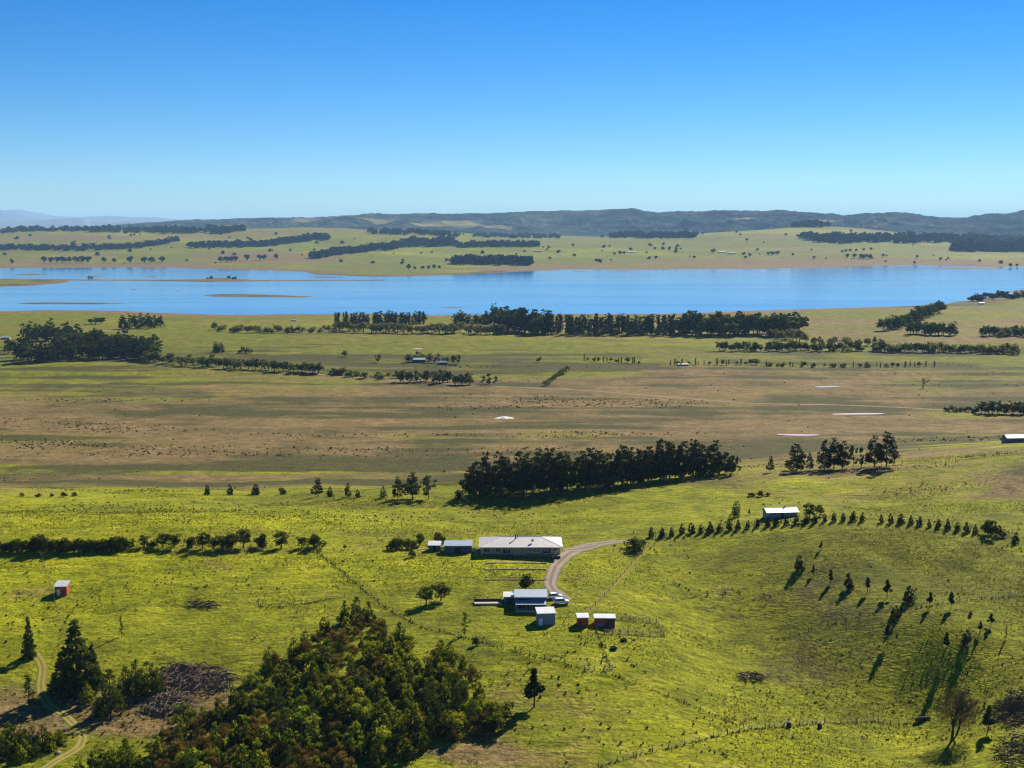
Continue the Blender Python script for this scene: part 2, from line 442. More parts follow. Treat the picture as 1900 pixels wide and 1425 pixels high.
# ------------------------------------------------------------------ terrain
LAKE_Z = -33.0
ctrl = []                                           # x, y, z of known ground
near = [(-300,1500,-13),(0,1425,-12.5),(300,1425,-14),(600,1425,-14.5),(950,1425,-14),(1300,1425,-16),(1600,1425,-20),(1900,1425,-16),(2200,1450,-12),
 (-250,1290,-9),(0,1290,-10),(300,1290,-10.5),(650,1290,-9),(1000,1300,-10),(1300,1310,-14),(1500,1310,-19),(1700,1300,-19.5),(1900,1290,-12),(2150,1290,-9),
 (-250,1180,-5),(0,1180,-6),(300,1180,-6.5),(600,1180,-5.5),(850,1180,-5.5),(1100,1190,-6),(1290,1190,-12),(1430,1185,-14),(1600,1190,-11),(1760,1180,-7),(1900,1170,-6),(2150,1170,-4),
 (-250,1100,-3),(0,1100,-3.5),(300,1100,-4),(600,1100,-3),(800,1110,-3),(1000,1112,-3.2),(1150,1110,-4),(1250,1090,-6),(1400,1090,-6.5),(1550,1090,-4.2),(1700,1080,-3),(1900,1080,-1),(2150,1080,0),
 (-250,1030,-.5),(0,1030,-1),(300,1030,-1.2),(600,1030,-.5),(830,1024,0),(965,1032,0),(965,1010,0),(1100,1012,0),(1200,1025,-1.5),(1320,1020,-1.2),(1480,1010,1.5),(1650,1005,2.6),(1900,1020,2),(2150,1010,2),
 (-250,968,1.5),(0,966,1.5),(250,964,1.2),(450,962,0),(620,975,-1),(800,970,-2),(1000,970,-2),(1200,985,0),(1320,968,2.2),(1480,955,5.2),(1620,958,6),(1760,972,5),(1900,985,3.5),(2150,975,4),
 (1420,935,1.5),(1650,935,2),(1900,930,4),(2150,920,5),
 (-250,945,-5),(0,948,-5),(250,944,-5),(450,942,-5),(700,940,-4.5),(900,940,-4),(1150,935,-2),
 (-250,930,-5),(0,930,-5),(300,923,-5),(700,922,-5),(900,922,-4.5),(1100,908,-3),(1250,895,-1.5),(1400,880,0),(1650,868,2),(1800,848,3),(1900,832,4),(2150,825,4)]
for u, v, z in near: ctrl.append(tuple(at_z(u, v, z)))
for u in (-400, 0, 400, 800, 1100):
    y0 = 665 + max(0, u - 700) * 0.14
    x = (u - 950) / FPX
    ctrl.append((x * y0, y0, -26.0))
for u in (1400, 1700, 1950, 2300):
    y0 = 745 + (u - 1400) * 0.09
    ctrl.append(((u - 950) / FPX * y0, y0, -24.0))
for y0, z in ((860, -29.5), (1100, -30), (1500, -30), (1850, -31), (2300, -36), (3000, -37), (3700, -36)):
    for u in (-500, 0, 500, 950, 1400, 1900, 2400):
        ctrl.append(((u - 950) / FPX * y0, y0, z))
US = (-500, -200, 0, 200, 400, 600, 800, 1000, 1200, 1400, 1540, 1700, 1900, 2200)
far_rows = {5000: (480,478,477,476,475,476,474,476,474,474,473,475,475,475),
            6000: (455,455,455,450,450,453,458,456,457,450,446,455,464,464),
            7300: (432,432,431,428,424,425,434,443,441,427,417,434,452,452),
            8600: (428,428,426,425,424,424,433,441,439,437,434,441,447,447)}
for y0, vs in far_rows.items():
    for u, v in zip(US, vs): ctrl.append(tuple(at_y(u, v, y0)))
for u in US:
    for y0, z in ((12000, 30), (20000, 10), (45000, 0)):
        ctrl.append(((u - 950) / FPX * y0, y0, z))
for u in (-300, 300, 950, 1600, 2200):
    for y0 in (60, 160): ctrl.append(((u - 950) / FPX * y0, y0, -17 if y0 == 160 else -19))
ctrl = np.array(ctrl)
FOLD = math.radians(33)
def rbf_coord(x, y):
    a = np.arctan2(x, y); r = np.hypot(x, y)
    aa = np.abs(a)
    a2 = np.where(aa > FOLD, FOLD * (math.pi - aa) / (math.pi - FOLD), aa) * np.sign(a)
    return a2 * 1.6, np.log(np.maximum(r, 50.0))
CA, CS = rbf_coord(ctrl[:, 0], ctrl[:, 1])
RC2 = 0.055 ** 2
def kern(d2): return np.sqrt(d2 + RC2)
A = kern((CA[:, None] - CA[None]) ** 2 + (CS[:, None] - CS[None]) ** 2)
nC = len(CA)
Pm = np.stack([np.ones(nC), CA, CS], 1)
big = np.zeros((nC + 3, nC + 3)); big[:nC, :nC] = A - np.eye(nC) * 2e-4; big[:nC, nC:] = Pm; big[nC:, :nC] = Pm.T
wts = np.linalg.solve(big, np.concatenate([ctrl[:, 2], np.zeros(3)]))
def base_z(x, y):
    a, s = rbf_coord(x, y)
    out = np.empty(len(a))
    for i in range(0, len(a), 20000):
        k = kern((a[i:i+20000, None] - CA[None]) ** 2 + (s[i:i+20000, None] - CS[None]) ** 2)
        out[i:i+20000] = k @ wts[:nC] + wts[nC] + wts[nC+1] * a[i:i+20000] + wts[nC+2] * s[i:i+20000]
    return out

def wpoly(px): return np.array([at_z(u, v, LAKE_Z)[:2] for u, v in px])
lake_poly = wpoly([(-700,578),(0,577),(90,575),(200,576),(300,580),(420,584),(560,583),(700,583),(830,585),(950,583),(1100,582),(1260,581),(1400,577),(1500,573),(1620,569),(1750,564),(1800,556),(1860,546),(1910,537),(2100,528),(2500,520),
  (2500,492),(1900,494.5),(1840,496),(1700,491.5),(1600,493),(1500,497),(1400,499),(1300,499.5),(1200,500.5),(1050,500),(985,503),(940,506),(840,511),(720,513.5),(640,512.5),(570,509),(560,504),(500,501.5),(430,500),(330,497),(230,495.5),(100,497),(0,497.5),(-700,497)])
isles = [wpoly(p) for p in (
  [(-300,517),(60,517.5),(135,518.5),(120,525),(60,530),(0,532),(-300,532)],
  [(120,518.4),(300,519),(375,518),(400,515.5),(430,516),(470,519.3),(600,519.6),(715,518.6),(715,520.6),(600,521.6),(470,522.4),(380,523),(290,521.4),(120,520.6)],
  [(373,548.2),(400,546),(450,545.2),(520,547.6),(588,550),(560,552.2),(470,551.4),(400,550.6)],
  [(22,562.6),(80,561),(180,561.6),(250,562.8),(180,564.8),(60,564.6)],
  [(22,509),(60,507.6),(98,509.6),(60,510.6)],
  [(155,513.8),(172,512.2),(192,514),(172,515.2)],
  [(1716,497.6),(1780,496.8),(1862,497.4),(1862,499.2),(1780,499.4)],
  [(800,570.8),(840,569.6),(880,570.6),(840,571.8)],
  [(240,537.6),(248,536.8),(256,537.8),(248,538.4)],[(322,540.2),(330,539.6),(340,540.4),(330,541)],[(262,513.4),(282,512.6),(300,513.6),(280,514.2)],
  [(1060,503.2),(1080,502.4),(1098,503.3),(1080,504)],[(1112,502.6),(1150,501.8),(1190,502.8),(1150,503.6)],[(560,514.2),(600,513),(650,514.4),(600,515.6)],
  [(235,497.6),(280,496.8),(330,498),(280,499.2)])]
def seg_dist(px, py, poly):
    d = np.full(px.shape, 1e18); ins = np.zeros(px.shape, bool)
    n = len(poly)
    for i in range(n):
        ax, ay = poly[i]; bx, by = poly[(i + 1) % n]
        ex, ey = bx - ax, by - ay
        t = np.clip(((px - ax) * ex + (py - ay) * ey) / (ex * ex + ey * ey + 1e-9), 0, 1)
        d = np.minimum(d, (px - ax - t * ex) ** 2 + (py - ay - t * ey) ** 2)
        c = ((ay > py) != (by > py)) & (px < ex * (py - ay) / (ey if abs(ey) > 1e-9 else 1e-9) + ax)
        ins ^= c
    return np.where(ins, -1, 1) * np.sqrt(d)
def shore_sdf(x, y):                                # > 0 on land
    s = np.full(x.shape, 1e6)
    w = (y > 1200) & (y < 9000)
    s0 = seg_dist(x[w], y[w], lake_poly)
    s0 = s0 + 26 * fbm(x[w] * 0.5, y[w], 110, 4, 51) * (1 + 0.8 * (x[w] < -200) * (y[w] > 2800))
    for p in isles: s0 = np.maximum(s0, -seg_dist(x[w], y[w], p))
    s[w] = s0
    return s
def terrain(x, y):
    z = base_z(x, y)
    r = np.hypot(x, y)
    s = shore_sdf(x, y)
    # rolling detail
    nearw = 1 - sstep(650, 900, r)
    z += nearw * (1.5 * fbm(x, y, 62, 4, 3) + 0.36 * fbm(x, y, 9, 3, 9) + 1.8 * fbm(x, y, 150, 2, 13))
    z += sstep(650, 900, r) * (1 - sstep(2400, 4200, r)) * 1.3 * fbm(x, y, 260, 4, 21)
    z += sstep(4300, 5600, r) * (1 - sstep(9000, 12000, r)) * 24 * fbm(x, y, 1000, 4, 31)
    # wooded headland on the right shore
    hx, hy = at_z(1925, 556, -28)[:2]
    z += 22 * np.exp(-(((x - hx) / 150) ** 2 + ((y - hy) / 230) ** 2))
    w = sstep(10, 380, s)
    land = LAKE_Z + 0.018 * np.clip(s, 0, 400)
    zl = land * (1 - w) + np.maximum(z, land * 0.3 + z * 0.7) * w
    zl = np.where(s < 400, np.maximum(zl, LAKE_Z + 0.012 * np.clip(s, 0, 400)), zl)
    zw = LAKE_Z - np.clip(-s * 0.03, 0, 5)
    return np.where(s > 900000, z, np.where(s > 0, zl, zw)), s

angs = np.concatenate([np.radians(np.arange(-27, 27.001, 0.088)), np.radians(np.arange(28.5, 332, 3.0))])
rad = [12.0]
while rad[-1] < 200: rad.append(rad[-1] * 1.10)
while rad[-1] < 4600: rad.append(rad[-1] * 1.0062)
while rad[-1] < 12000: rad.append(rad[-1] * 1.012)
while rad[-1] < 44000: rad.append(rad[-1] * 1.07)
rad = np.array(rad)
GA, GR = np.meshgrid(angs, rad)
GX, GY = (GR * np.sin(GA)), (GR * np.cos(GA))
gz, gs = terrain(GX.ravel(), GY.ravel())
GZ = gz.reshape(GX.shape); GS = gs.reshape(GX.shape)
nr, na = GX.shape
LR = np.log(rad)
def ground_z(x, y):
    x = np.atleast_1d(np.asarray(x, float)); y = np.atleast_1d(np.asarray(y, float))
    a = np.mod(np.arctan2(x, y) - angs[0], 2 * math.pi) + angs[0]
    lr = np.log(np.maximum(np.hypot(x, y), rad[0] * 1.001))
    j = np.clip(np.searchsorted(angs, a) - 1, 0, na - 1); j2 = (j + 1) % na
    span = np.where(j2 == 0, angs[0] + 2 * math.pi - angs[j], angs[j2] - angs[j])
    ta = (a - angs[j]) / span
    i = np.clip(np.searchsorted(LR, lr) - 1, 0, nr - 2)
    r = np.exp(lr); tr = np.clip((r - rad[i]) / (rad[i+1] - rad[i]), 0, 1)
    return (GZ[i, j] * (1-ta) + GZ[i, j2] * ta) * (1-tr) + (GZ[i+1, j] * (1-ta) + GZ[i+1, j2] * ta) * tr
def gz1(x, y): return float(ground_z(x, y)[0])
TS = np.exp(np.linspace(math.log(120), math.log(14000), 5200))
def spot(u, v):
    """ground point seen at pixel u, v"""
    d = ray(u, v)
    t = TS
    h = CAM_H + d[2] * t - ground_z(d[0] * t, d[1] * t)
    k = np.argmax(h < 0) if (h < 0).any() else len(t) - 1
    k = max(k, 1)
    f = h[k-1] / (h[k-1] - h[k] + 1e-12)
    tt = t[k-1] + (t[k] - t[k-1]) * min(max(f, 0), 1)
    x, y = d[0] * tt, d[1] * tt
    return np.array([x, y, gz1(x, y)])
def px_m(p): return FPX / (p[1] * cp - (p[2] - CAM_H) * sp_)     # pixels per metre at a point

# land cover: how dry, how scrubby, how lush the sward is, plus painted slope light
gx, gy = GX.ravel(), GY.ravel()
gu, gv = project(gx, gy, gz)
front = gy > 100
gu = np.where(front, gu, 950); gv = np.where(front, gv, 1500)
gr = np.hypot(gx, gy)
n1 = fbm(gx, gy, 140, 5, 71); n2 = fbm(gx, gy, 420, 4, 81); n3 = fbm(gx, gy, 45, 4, 91)
plain = sstep(560, 720, gr)
near_d = 0.20 + 0.75 * n1 + 0.3 * n3
dry = near_d * (1 - plain)
plain_d = 0.94 - 0.70 * sstep(1020, 1330, gr + 170 * n2 - 0.10 * gx) + 0.35 * n2 + 0.2 * n1
plain_d += 0.25 * sstep(1250, 1500, gr) * sstep(150, 400, gx) * (1 - sstep(1900, 2300, gr)) + 0.55 * fbm(gx * 0.3, gy, 60, 4, 177)
dry += plain * plain_d * (1 - sstep(3800, 4300, gr))
dry += sstep(3800, 4300, gr) * (0.14 + 0.7 * n2 + 0.6 * fbm(gx, gy, 1200, 3, 66))
dry = np.where(gs < 130, np.maximum(dry, 1.15 * (1 - sstep(25, 130, gs))), dry)
scrub = 0.15 + 0.5 * n3 + 0.25 * n1
scrub += plain * (1 - sstep(1150, 1500, gr)) * (0.03 + 0.6 * np.maximum(fbm(gx * 0.35, gy, 90, 5, 41), 0))
pl2 = plain * (1 - sstep(1350, 1700, gr))
scrub += pl2 * 0.62 * sstep(0.21, 0.34, fbm(gx * 0.11, gy, 75, 4, 142)) + pl2 * 0.45 * sstep(0.2, 0.34, fbm(gx * 0.13, gy, 28, 3, 143))
dry -= pl2 * 0.8 * sstep(0.26, 0.38, fbm(gx * 0.12, gy, 60, 4, 144))
scrub -= sstep(1200, 1600, gr) * 0.06
lush = 0.54 + 0.8 * n1 + 0.5 * n2 - 0.6 * sstep(1000, 1300, gr) * (1 - sstep(3500, 4300, gr)) - 0.45 * sstep(3800, 4500, gr)
brk = np.clip(0.55 + 2.4 * fbm(gx * 0.45, gy, 34, 4, 123), 0, 1.5)
scrub += 0.42 * ((gs < 90) & (gs > 0) & (gr > 2300) & (gr < 4000))
def blob(u, v, ru, rv): return np.exp(-(((gu - u) / ru) ** 2 + ((gv - v) / rv) ** 2)) * front * (gr < 3900) * brk
def paint(ch, items):
    for u, v, ru, rv, a in items:
        if ch == 0: dry[:] += a * blob(u, v, ru, rv)
        elif ch == 1: scrub[:] += a * blob(u, v, ru, rv)
        else: lush[:] += a * blob(u, v, ru, rv)
paint(0, [(1820,905,170,16,1.0),(1700,918,200,8,.5),(1560,930,120,6,.3),(1000,1225,130,32,.5),(900,1400,170,30,.8),(220,1330,190,50,.9),(360,1260,90,40,.8),(60,1300,70,60,.5),(620,1160,90,20,.3),
          (1880,1330,50,60,.6),(1560,1215,120,14,.3),(1850,1240,90,20,.35),(1700,1270,90,16,.3),(1000,1120,90,8,.45),(1150,1150,60,6,.4),(100,1110,80,25,.4),
          (1430,720,250,20,.35),(800,690,200,18,-.25),(150,700,260,30,-.35),(520,800,50,4,-.9),(1820,700,110,26,-.7),(1760,822,150,7,-1.2),(1560,838,120,6,-.6),
          (950,650,900,28,-.3),(1600,635,120,10,.2),(500,1265,60,30,.25)])
paint(1, [(150,752,200,7,.7),(350,766,260,7,.7),(560,790,110,6,.55),(100,815,130,7,.5),(120,872,160,7,.5),(930,785,120,6,.5),(1170,790,100,12,.45),(1360,800,150,14,.3),(640,795,160,7,.4),
          (250,940,260,10,.6),(700,938,200,5,.25),(1700,895,150,5,.3),(1450,1100,160,45,.14),(1640,1150,200,50,.14),(1280,1080,60,30,.1),  # right hillside blobs also paint its shaded face darker
          (200,1320,150,50,.4),(900,1370,120,40,.3),(1060,1230,120,20,.25),(1880,1310,40,30,.9),(1880,1390,50,24,.7),(1200,1370,160,30,.3),(450,1190,120,25,.15),
          (370,1126,26,6,.5),(1395,1256,28,5,.5),(1060,960,160,10,.12),(1400,960,160,8,.2),(120,700,120,10,.1),(1780,655,110,8,.4),(1250,665,200,6,.2),(420,645,120,5,.3),(30,1100,40,30,.3)])
paint(2, [(1350,1130,150,35,.6),(1500,1215,110,20,.5),(1600,1370,250,30,.45),(850,1060,260,40,.35),(300,1060,300,40,.25),(950,960,700,14,.4),(1450,1060,250,40,-.35),(1700,1150,220,60,-.5),  # sunlit gully side painted brighter, shaded right hillside painted duller
          (1250,1240,160,25,.3),(1760,822,150,8,.8),(400,975,300,8,.4)])
farm = (gr > 3900) & (gr < 9500) & front
dry += farm * 0.75 * (1 - sstep(60, 330, gs + 120 * n1))
for u, v, ru, rv, a in ((430,472,110,7,.9),(130,440,90,5,.8),(640,488,90,5,.7),(1250,486,160,5,.7),(1000,452,80,4,.5),(1700,482,150,4,.6),(1330,455,90,4,.5)):
    dry += a * np.exp(-(((gu - u) / ru) ** 2 + ((gv - v) / rv) ** 2)) * farm
for u, v, ru, rv, a in ((300,436,120,5,.6),(760,470,140,6,.6),(1450,430,110,6,.7),(1800,478,120,5,.6),(1050,470,130,5,.5)):
    lush += a * np.exp(-(((gu - u) / ru) ** 2 + ((gv - v) / rv) ** 2)) * farm
gverts = np.stack([gx, gy, gz], 1)
ii, jj = np.meshgrid(np.arange(nr - 1), np.arange(na), indexing='ij')
j2 = (jj + 1) % na
faces = np.stack([ii*na + jj, (ii+1)*na + jj, (ii+1)*na + j2, ii*na + j2], -1).reshape(-1, 4)[:, ::-1]
gme = np_mesh('ground', gverts, faces, M['ground'], smooth=True)
att = gme.color_attributes.new('cover', 'FLOAT_COLOR', 'POINT')
att.data.foreach_set('color', np.clip(np.stack([dry, scrub, lush, np.ones_like(dry)], 1), 0, 1.3).astype(np.float32).ravel())
ground = link(bpy.data.objects.new('ground', gme))
tag(ground, 'rolling green and brown pasture reaching to the far side of the lake', None, None, 'structure')

# lake surface
lx = np.linspace(-4200, 4200, 30); ly = np.linspace(1500, 6200, 24)
LX, LY = np.meshgrid(lx, ly)
lv = np.stack([LX.ravel(), LY.ravel(), np.full(LX.size, LAKE_Z)], 1)
a_, b_ = np.meshgrid(np.arange(23), np.arange(29), indexing='ij')
lf = np.stack([a_*30 + b_, a_*30 + b_ + 1, (a_+1)*30 + b_ + 1, (a_+1)*30 + b_], -1).reshape(-1, 4)
lake = link(bpy.data.objects.new('lake', np_mesh('lake', lv, lf, M['lake'])))
tag(lake, 'wide blue lake across the middle of the valley', None, None, 'structure')

# forested hills behind the far paddocks
sk = np.array([(-300,430),(60,428),(200,421),(310,413),(350,410),(400,409),(480,406),(560,405),(640,402),(690,397),(760,397),(830,399),(900,398),(1000,394),(1100,391),(1170,389),(1215,396),(1245,395),(1330,392),(1375,393),(1440,389),(1500,392),(1560,400),(1640,394),(1700,397),(1790,402),(1850,395),(1900,392),(2000,390),(2100,394),(2300,400),(2600,400)], float)
ha = np.arange(-500, 2400, 1.9)
hd = np.concatenate([np.linspace(8700, 12200, 120), np.linspace(12260, 14500, 22)])
HU, HD = np.meshgrid(ha, hd)
HX = (HU - 950) / FPX * HD * 0.9975; HY = HD
top = np.array([at_y(u, v, 12000.0)[2] for u, v in sk])
ztop = np.interp(HU, sk[:, 0], top)
zb = ground_z(HX.ravel(), HY.ravel()).reshape(HX.shape) - 6
t = (HD - 8700) / 3300
env = sstep(0.0, 1.0, t) * (1 - sstep(1.05, 1.75, t))
env = np.clip(0.25 * np.minimum(t * 1.6, 1) + 0.75 * env, 0, 1) * (1 - sstep(1.05, 1.75, t))
rg = 1 - np.abs(fbm(HX, HY, 1500, 4, 201)) * 1.6
amp = np.maximum(ztop - zb, 0)
rg2 = 1 - np.abs(fbm(HX, HY, 520, 3, 222)) * 2.0
HZ = zb + amp * env * (0.74 + 0.26 * rg) + amp * (0.42 * (rg - 0.6) + 0.34 * (rg2 - 0.5)) * np.clip(env * 3, 0, 1) * (1 - env ** 3) 
can = vnoise(HX / 22, HY / 30, 5) * 9 + vnoise(HX / 60, HY / 60, 6) * 8
clear = sstep(0.33, 0.5, fbm(HX, HY, 700, 3, 303)) * (env < 0.75) * (t > 0.1)
for cu, cv0, cw, ch in ((1375, 406, 32, 3.0), (1600, 421, 40, 2.0), (1790, 436, 60, 2.2), (1530, 411, 40, 2.0)):
    pu, pv = project(HX, HY, HZ)
    clear = np.maximum(clear, sstep(0.3, 0.7, np.exp(-(((pu - cu) / cw) ** 2 + ((pv - cv0) / ch) ** 2)) + 0.15 * fbm(HX, HY, 200, 3, 9)))
HZ = HZ + can * np.clip(env * 6, 0, 1) * (1 - clear)
hme_v = np.stack([HX.ravel(), HY.ravel(), HZ.ravel()], 1)
hn, hm = HX.shape
a_, b_ = np.meshgrid(np.arange(hn - 1), np.arange(hm - 1), indexing='ij')
hf = np.stack([a_*hm + b_, a_*hm + b_ + 1, (a_+1)*hm + b_ + 1, (a_+1)*hm + b_], -1).reshape(-1, 4)
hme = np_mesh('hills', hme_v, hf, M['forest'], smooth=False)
ca = hme.attributes.new('clear', 'FLOAT', 'POINT'); ca.data.foreach_set('value', clear.ravel().astype(np.float32))
hills = link(bpy.data.objects.new('hills', hme))
tag(hills, 'long low forested hills along the horizon', None, None, 'structure')

# faint ranges far away on the left
def mountain_range(name, pts, y0, depth, label, seed):
    us = np.arange(pts[0][0], pts[-1][0] + .1, 3.0)
    vs = np.interp(us, [p[0] for p in pts], [p[1] for p in pts])
    tops = np.array([at_y(u, v, y0)[2] for u, v in zip(us, vs)])
    X0 = (us - 950) / FPX * y0 * 0.9975
    K = 14
    V = []
    for k in range(K):
        tt = k / (K - 1)
        e = math.sin(math.pi * tt) ** 0.8
        yy = y0 + (tt - 0.5) * depth
        xx = X0 * yy / y0
        nn = 0.9 + 0.2 * vnoise(xx / 900, np.full_like(xx, yy / 900), seed) if k != K // 2 else 1.0
        V.append(np.stack([xx, np.full_like(xx, yy), -20 + (tops + 20) * e * nn + 12 * vnoise(xx / 150, np.full_like(xx, yy / 150), seed + 3)], 1))
    V = np.concatenate(V); n = len(us)
    a, b = np.meshgrid(np.arange(K - 1), np.arange(n - 1), indexing='ij')
    F = np.stack([a*n + b, a*n + b + 1, (a+1)*n + b + 1, (a+1)*n + b], -1).reshape(-1, 4)
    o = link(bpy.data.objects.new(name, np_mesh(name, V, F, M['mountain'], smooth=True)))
    return tag(o, label, None, None, 'structure')
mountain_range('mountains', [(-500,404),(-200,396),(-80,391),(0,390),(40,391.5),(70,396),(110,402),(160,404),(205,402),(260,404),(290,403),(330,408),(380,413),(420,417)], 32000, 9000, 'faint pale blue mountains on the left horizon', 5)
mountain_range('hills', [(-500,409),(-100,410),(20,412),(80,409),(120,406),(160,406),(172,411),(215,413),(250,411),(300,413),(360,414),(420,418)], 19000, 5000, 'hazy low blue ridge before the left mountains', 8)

# haze: one closed box of thin even air round everything
hz = MB().box(-48000, 48000, -48000, 48000, -60, 460)
hm_, hnt, hout = new_mat('thin_haze')
pv = hnt.nodes.new('ShaderNodeVolumePrincipled')
pv.inputs['Color'].default_value = (0.38, 0.66, 1.0, 1)
pv.inputs['Density'].default_value = 0.000028
pv.inputs['Anisotropy'].default_value = 0.0
hnt.links.new(pv.outputs[0], hout.inputs['Volume'])
haze = hz.build('haze', hm_)
tag(haze, 'thin blue air over the whole valley', None, None, 'stuff')

# ------------------------------------------------------------------ roads, tracks, ponds
def catmull(pts, step):
    pts = [np.array(p, float) for p in pts]
    P = [2*pts[0]-pts[1]] + pts + [2*pts[-1]-pts[-2]]
    out = []
    for i in range(1, len(P) - 2):
        n = max(2, int(np.linalg.norm(P[i+1] - P[i]) / step))
        for k in range(n):
            t = k / n
            out.append(0.5*((2*P[i]) + (-P[i-1]+P[i+1])*t + (2*P[i-1]-5*P[i]+4*P[i+1]-P[i+2])*t*t + (-P[i-1]+3*P[i]-3*P[i+1]+P[i+2])*t**3))
    out.append(pts[-1])
    return np.array(out)
def ribbon(name, px, width, mat, lift=0.06, step=3.0, label=None, ragged=0.35, cross=10):
    """a road or track that lies on the ground; width in metres, one value or one per point"""
    w = [spot(u, v)[:2] for u, v in px]
    if not isinstance(width, (list, tuple)): width = [width] * len(px)
    c = catmull([(p[0], p[1], ww) for p, ww in zip(w, width)], step)
    d = np.gradient(c[:, :2], axis=0); d /= np.linalg.norm(d, axis=1)[:, None] + 1e-9
    nrm = np.stack([d[:, 1], -d[:, 0]], 1)
    V = []
    for k in range(cross + 1):
        t = k / cross - 0.5
        rag = ragged * fbm(c[:, 0] + 50 * (k > cross // 2), c[:, 1], 6 * step, 3, 400) if k in (0, cross) else 0
        q = c[:, :2] + nrm * ((c[:, 2] * t) + np.sign(t) * rag)[:, None]
        V.append(np.stack([q[:, 0], q[:, 1], ground_z(q[:, 0], q[:, 1]) + (lift if 0 < k < cross else lift * 0.35)], 1))
    n = len(c); V = np.concatenate(V)
    a, b = np.meshgrid(np.arange(cross), np.arange(n - 1), indexing='ij')
    F = np.stack([a*n + b, (a+1)*n + b, (a+1)*n + b + 1, a*n + b + 1], -1).reshape(-1, 4)
    me = np_mesh(name, V, F, mat, smooth=True)
    if me.polygons[0].normal.z < 0: me.flip_normals()
    ac = me.attributes.new('across', 'FLOAT', 'POINT')
    ac.data.foreach_set('value', np.repeat(np.abs(np.arange(cross + 1) / cross - 0.5) * 2, n).astype(np.float32))
    o = link(bpy.data.objects.new(name, me))
    return tag(o, label, None, None, 'structure')
ribbon('driveway', [(1165,1004),(1120,1008),(1080,1016),(1052,1030),(1034,1048),(1025,1066),(1021,1082),(1026,1094),(1038,1103),(1056,1114)],
       [3.6,5.5,6.5,6.0,4.8,4.4,4.4,4.4,4.6,3.2], M['gravel'], 0.10, 1.5, 'grey gravel driveway curving from the house down to the sheds')
ribbon('parking_area', [(1045,1021),(1075,1019),(1110,1012)], [4.0,6.5,4.0], M['gravel'], 0.14, 1.5, 'gravel parking apron beside the long house')
ribbon('farm_track', [(66,1212),(79,1238),(76,1275),(87,1304),(126,1333),(152,1362),(147,1386),(113,1407),(80,1428)], 2.6, M['track'], 0.07, 1.5, 'worn two wheel farm track bending through scrub')
ribbon('dirt_road', [(560,690),(720,706),(860,714),(1000,721),(1100,726),(1250,738),(1400,749),(1560,752),(1700,758),(1820,767),(1960,776)], 5.0, M['dirt'], 0.25, 8, 'pale dirt road crossing the brown plain')
ribbon('lane', [(165,617),(205,613),(236,608)], 9.0, M['dirt'], 0.3, 8, 'short pale lane by the dark pine clump')
ribbon('stock_track', [(1196,1022),(1170,1050),(1140,1085),(1110,1115),(1088,1140)], 1.2, M['track'], 0.07, 1.5, 'pale worn strip running along the fence')
def pond(px, label, mat=None, name='pond'):
    c = np.mean([spot(u, v) for u, v in px], axis=0)
    P = [spot(u, v)[:2] for u, v in px]
    q = catmull([(p[0], p[1], 0) for p in P + [P[0]]], 6)[:, :2]
    z = float(np.mean(ground_z(q[:, 0], q[:, 1]))) + 0.35
    zs = float(z)
    mb = MB(); n = len(q)
    mb.v = [(x, y, zs) for x, y in q] + [(x + (x - c[0]) * .12, y + (y - c[1]) * .12, zs - 1.6) for x, y in q]
    mb.f = [tuple(range(n))] + [(i, i + n, (i + 1) % n + n, (i + 1) % n) for i in range(n)]
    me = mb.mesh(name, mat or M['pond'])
    if me.polygons[0].normal.z < 0: me.flip_normals()
    return tag(link(bpy.data.objects.new(name, me)), label, None, None, 'structure')
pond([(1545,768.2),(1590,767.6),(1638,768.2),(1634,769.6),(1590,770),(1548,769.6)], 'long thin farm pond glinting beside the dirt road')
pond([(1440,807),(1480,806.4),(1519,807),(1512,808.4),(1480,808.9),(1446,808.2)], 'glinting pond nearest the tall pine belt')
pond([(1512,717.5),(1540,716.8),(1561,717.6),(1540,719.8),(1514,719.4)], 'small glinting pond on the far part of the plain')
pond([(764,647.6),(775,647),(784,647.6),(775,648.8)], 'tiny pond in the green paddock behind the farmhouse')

# ------------------------------------------------------------------ plants: prototypes
def sprig_mesh(name, C, D, size, width, tint, mats, rng, trunk=None, fold=0.15):
    """kite-shaped sprigs at C pointing along D; optional trunk MB joined in as material 2"""
    n = len(C)
    D = D / (np.linalg.norm(D, axis=1)[:, None] + 1e-9)
    rv = rng.normal(size=(n, 3))
    S = np.cross(D, rv); S /= np.linalg.norm(S, axis=1)[:, None] + 1e-9
    U = np.cross(S, D)
    size = np.broadcast_to(size, (n,))[:, None]; width = np.broadcast_to(width, (n,))[:, None]
    b = C - D * size * 0.5; t = C + D * size * 0.5
    m1 = C + S * width * 0.5 + U * size * fold; m2 = C - S * width * 0.5 + U * size * fold
    V = np.stack([b, m1, t, m2], 1).reshape(-1, 3)
    F = np.arange(n * 4).reshape(n, 4)
    midx = np.zeros(n, int); tt = np.asarray(tint, float)
    if trunk is not None:
        tv = np.array(trunk.v); tf = [f for f in trunk.f if len(f) == 4]
        F = np.concatenate([F, np.array(tf) + len(V)]); V = np.concatenate([V, tv])
        midx = np.concatenate([midx, np.ones(len(tf), int)]); tt = np.concatenate([tt, np.zeros(len(tf))])
    me = np_mesh(name, V, F, mats, smooth=False, midx=midx)
    a = me.attributes.new('tint', 'FLOAT', 'FACE'); a.data.foreach_set('value', tt.astype(np.float32))
    return me
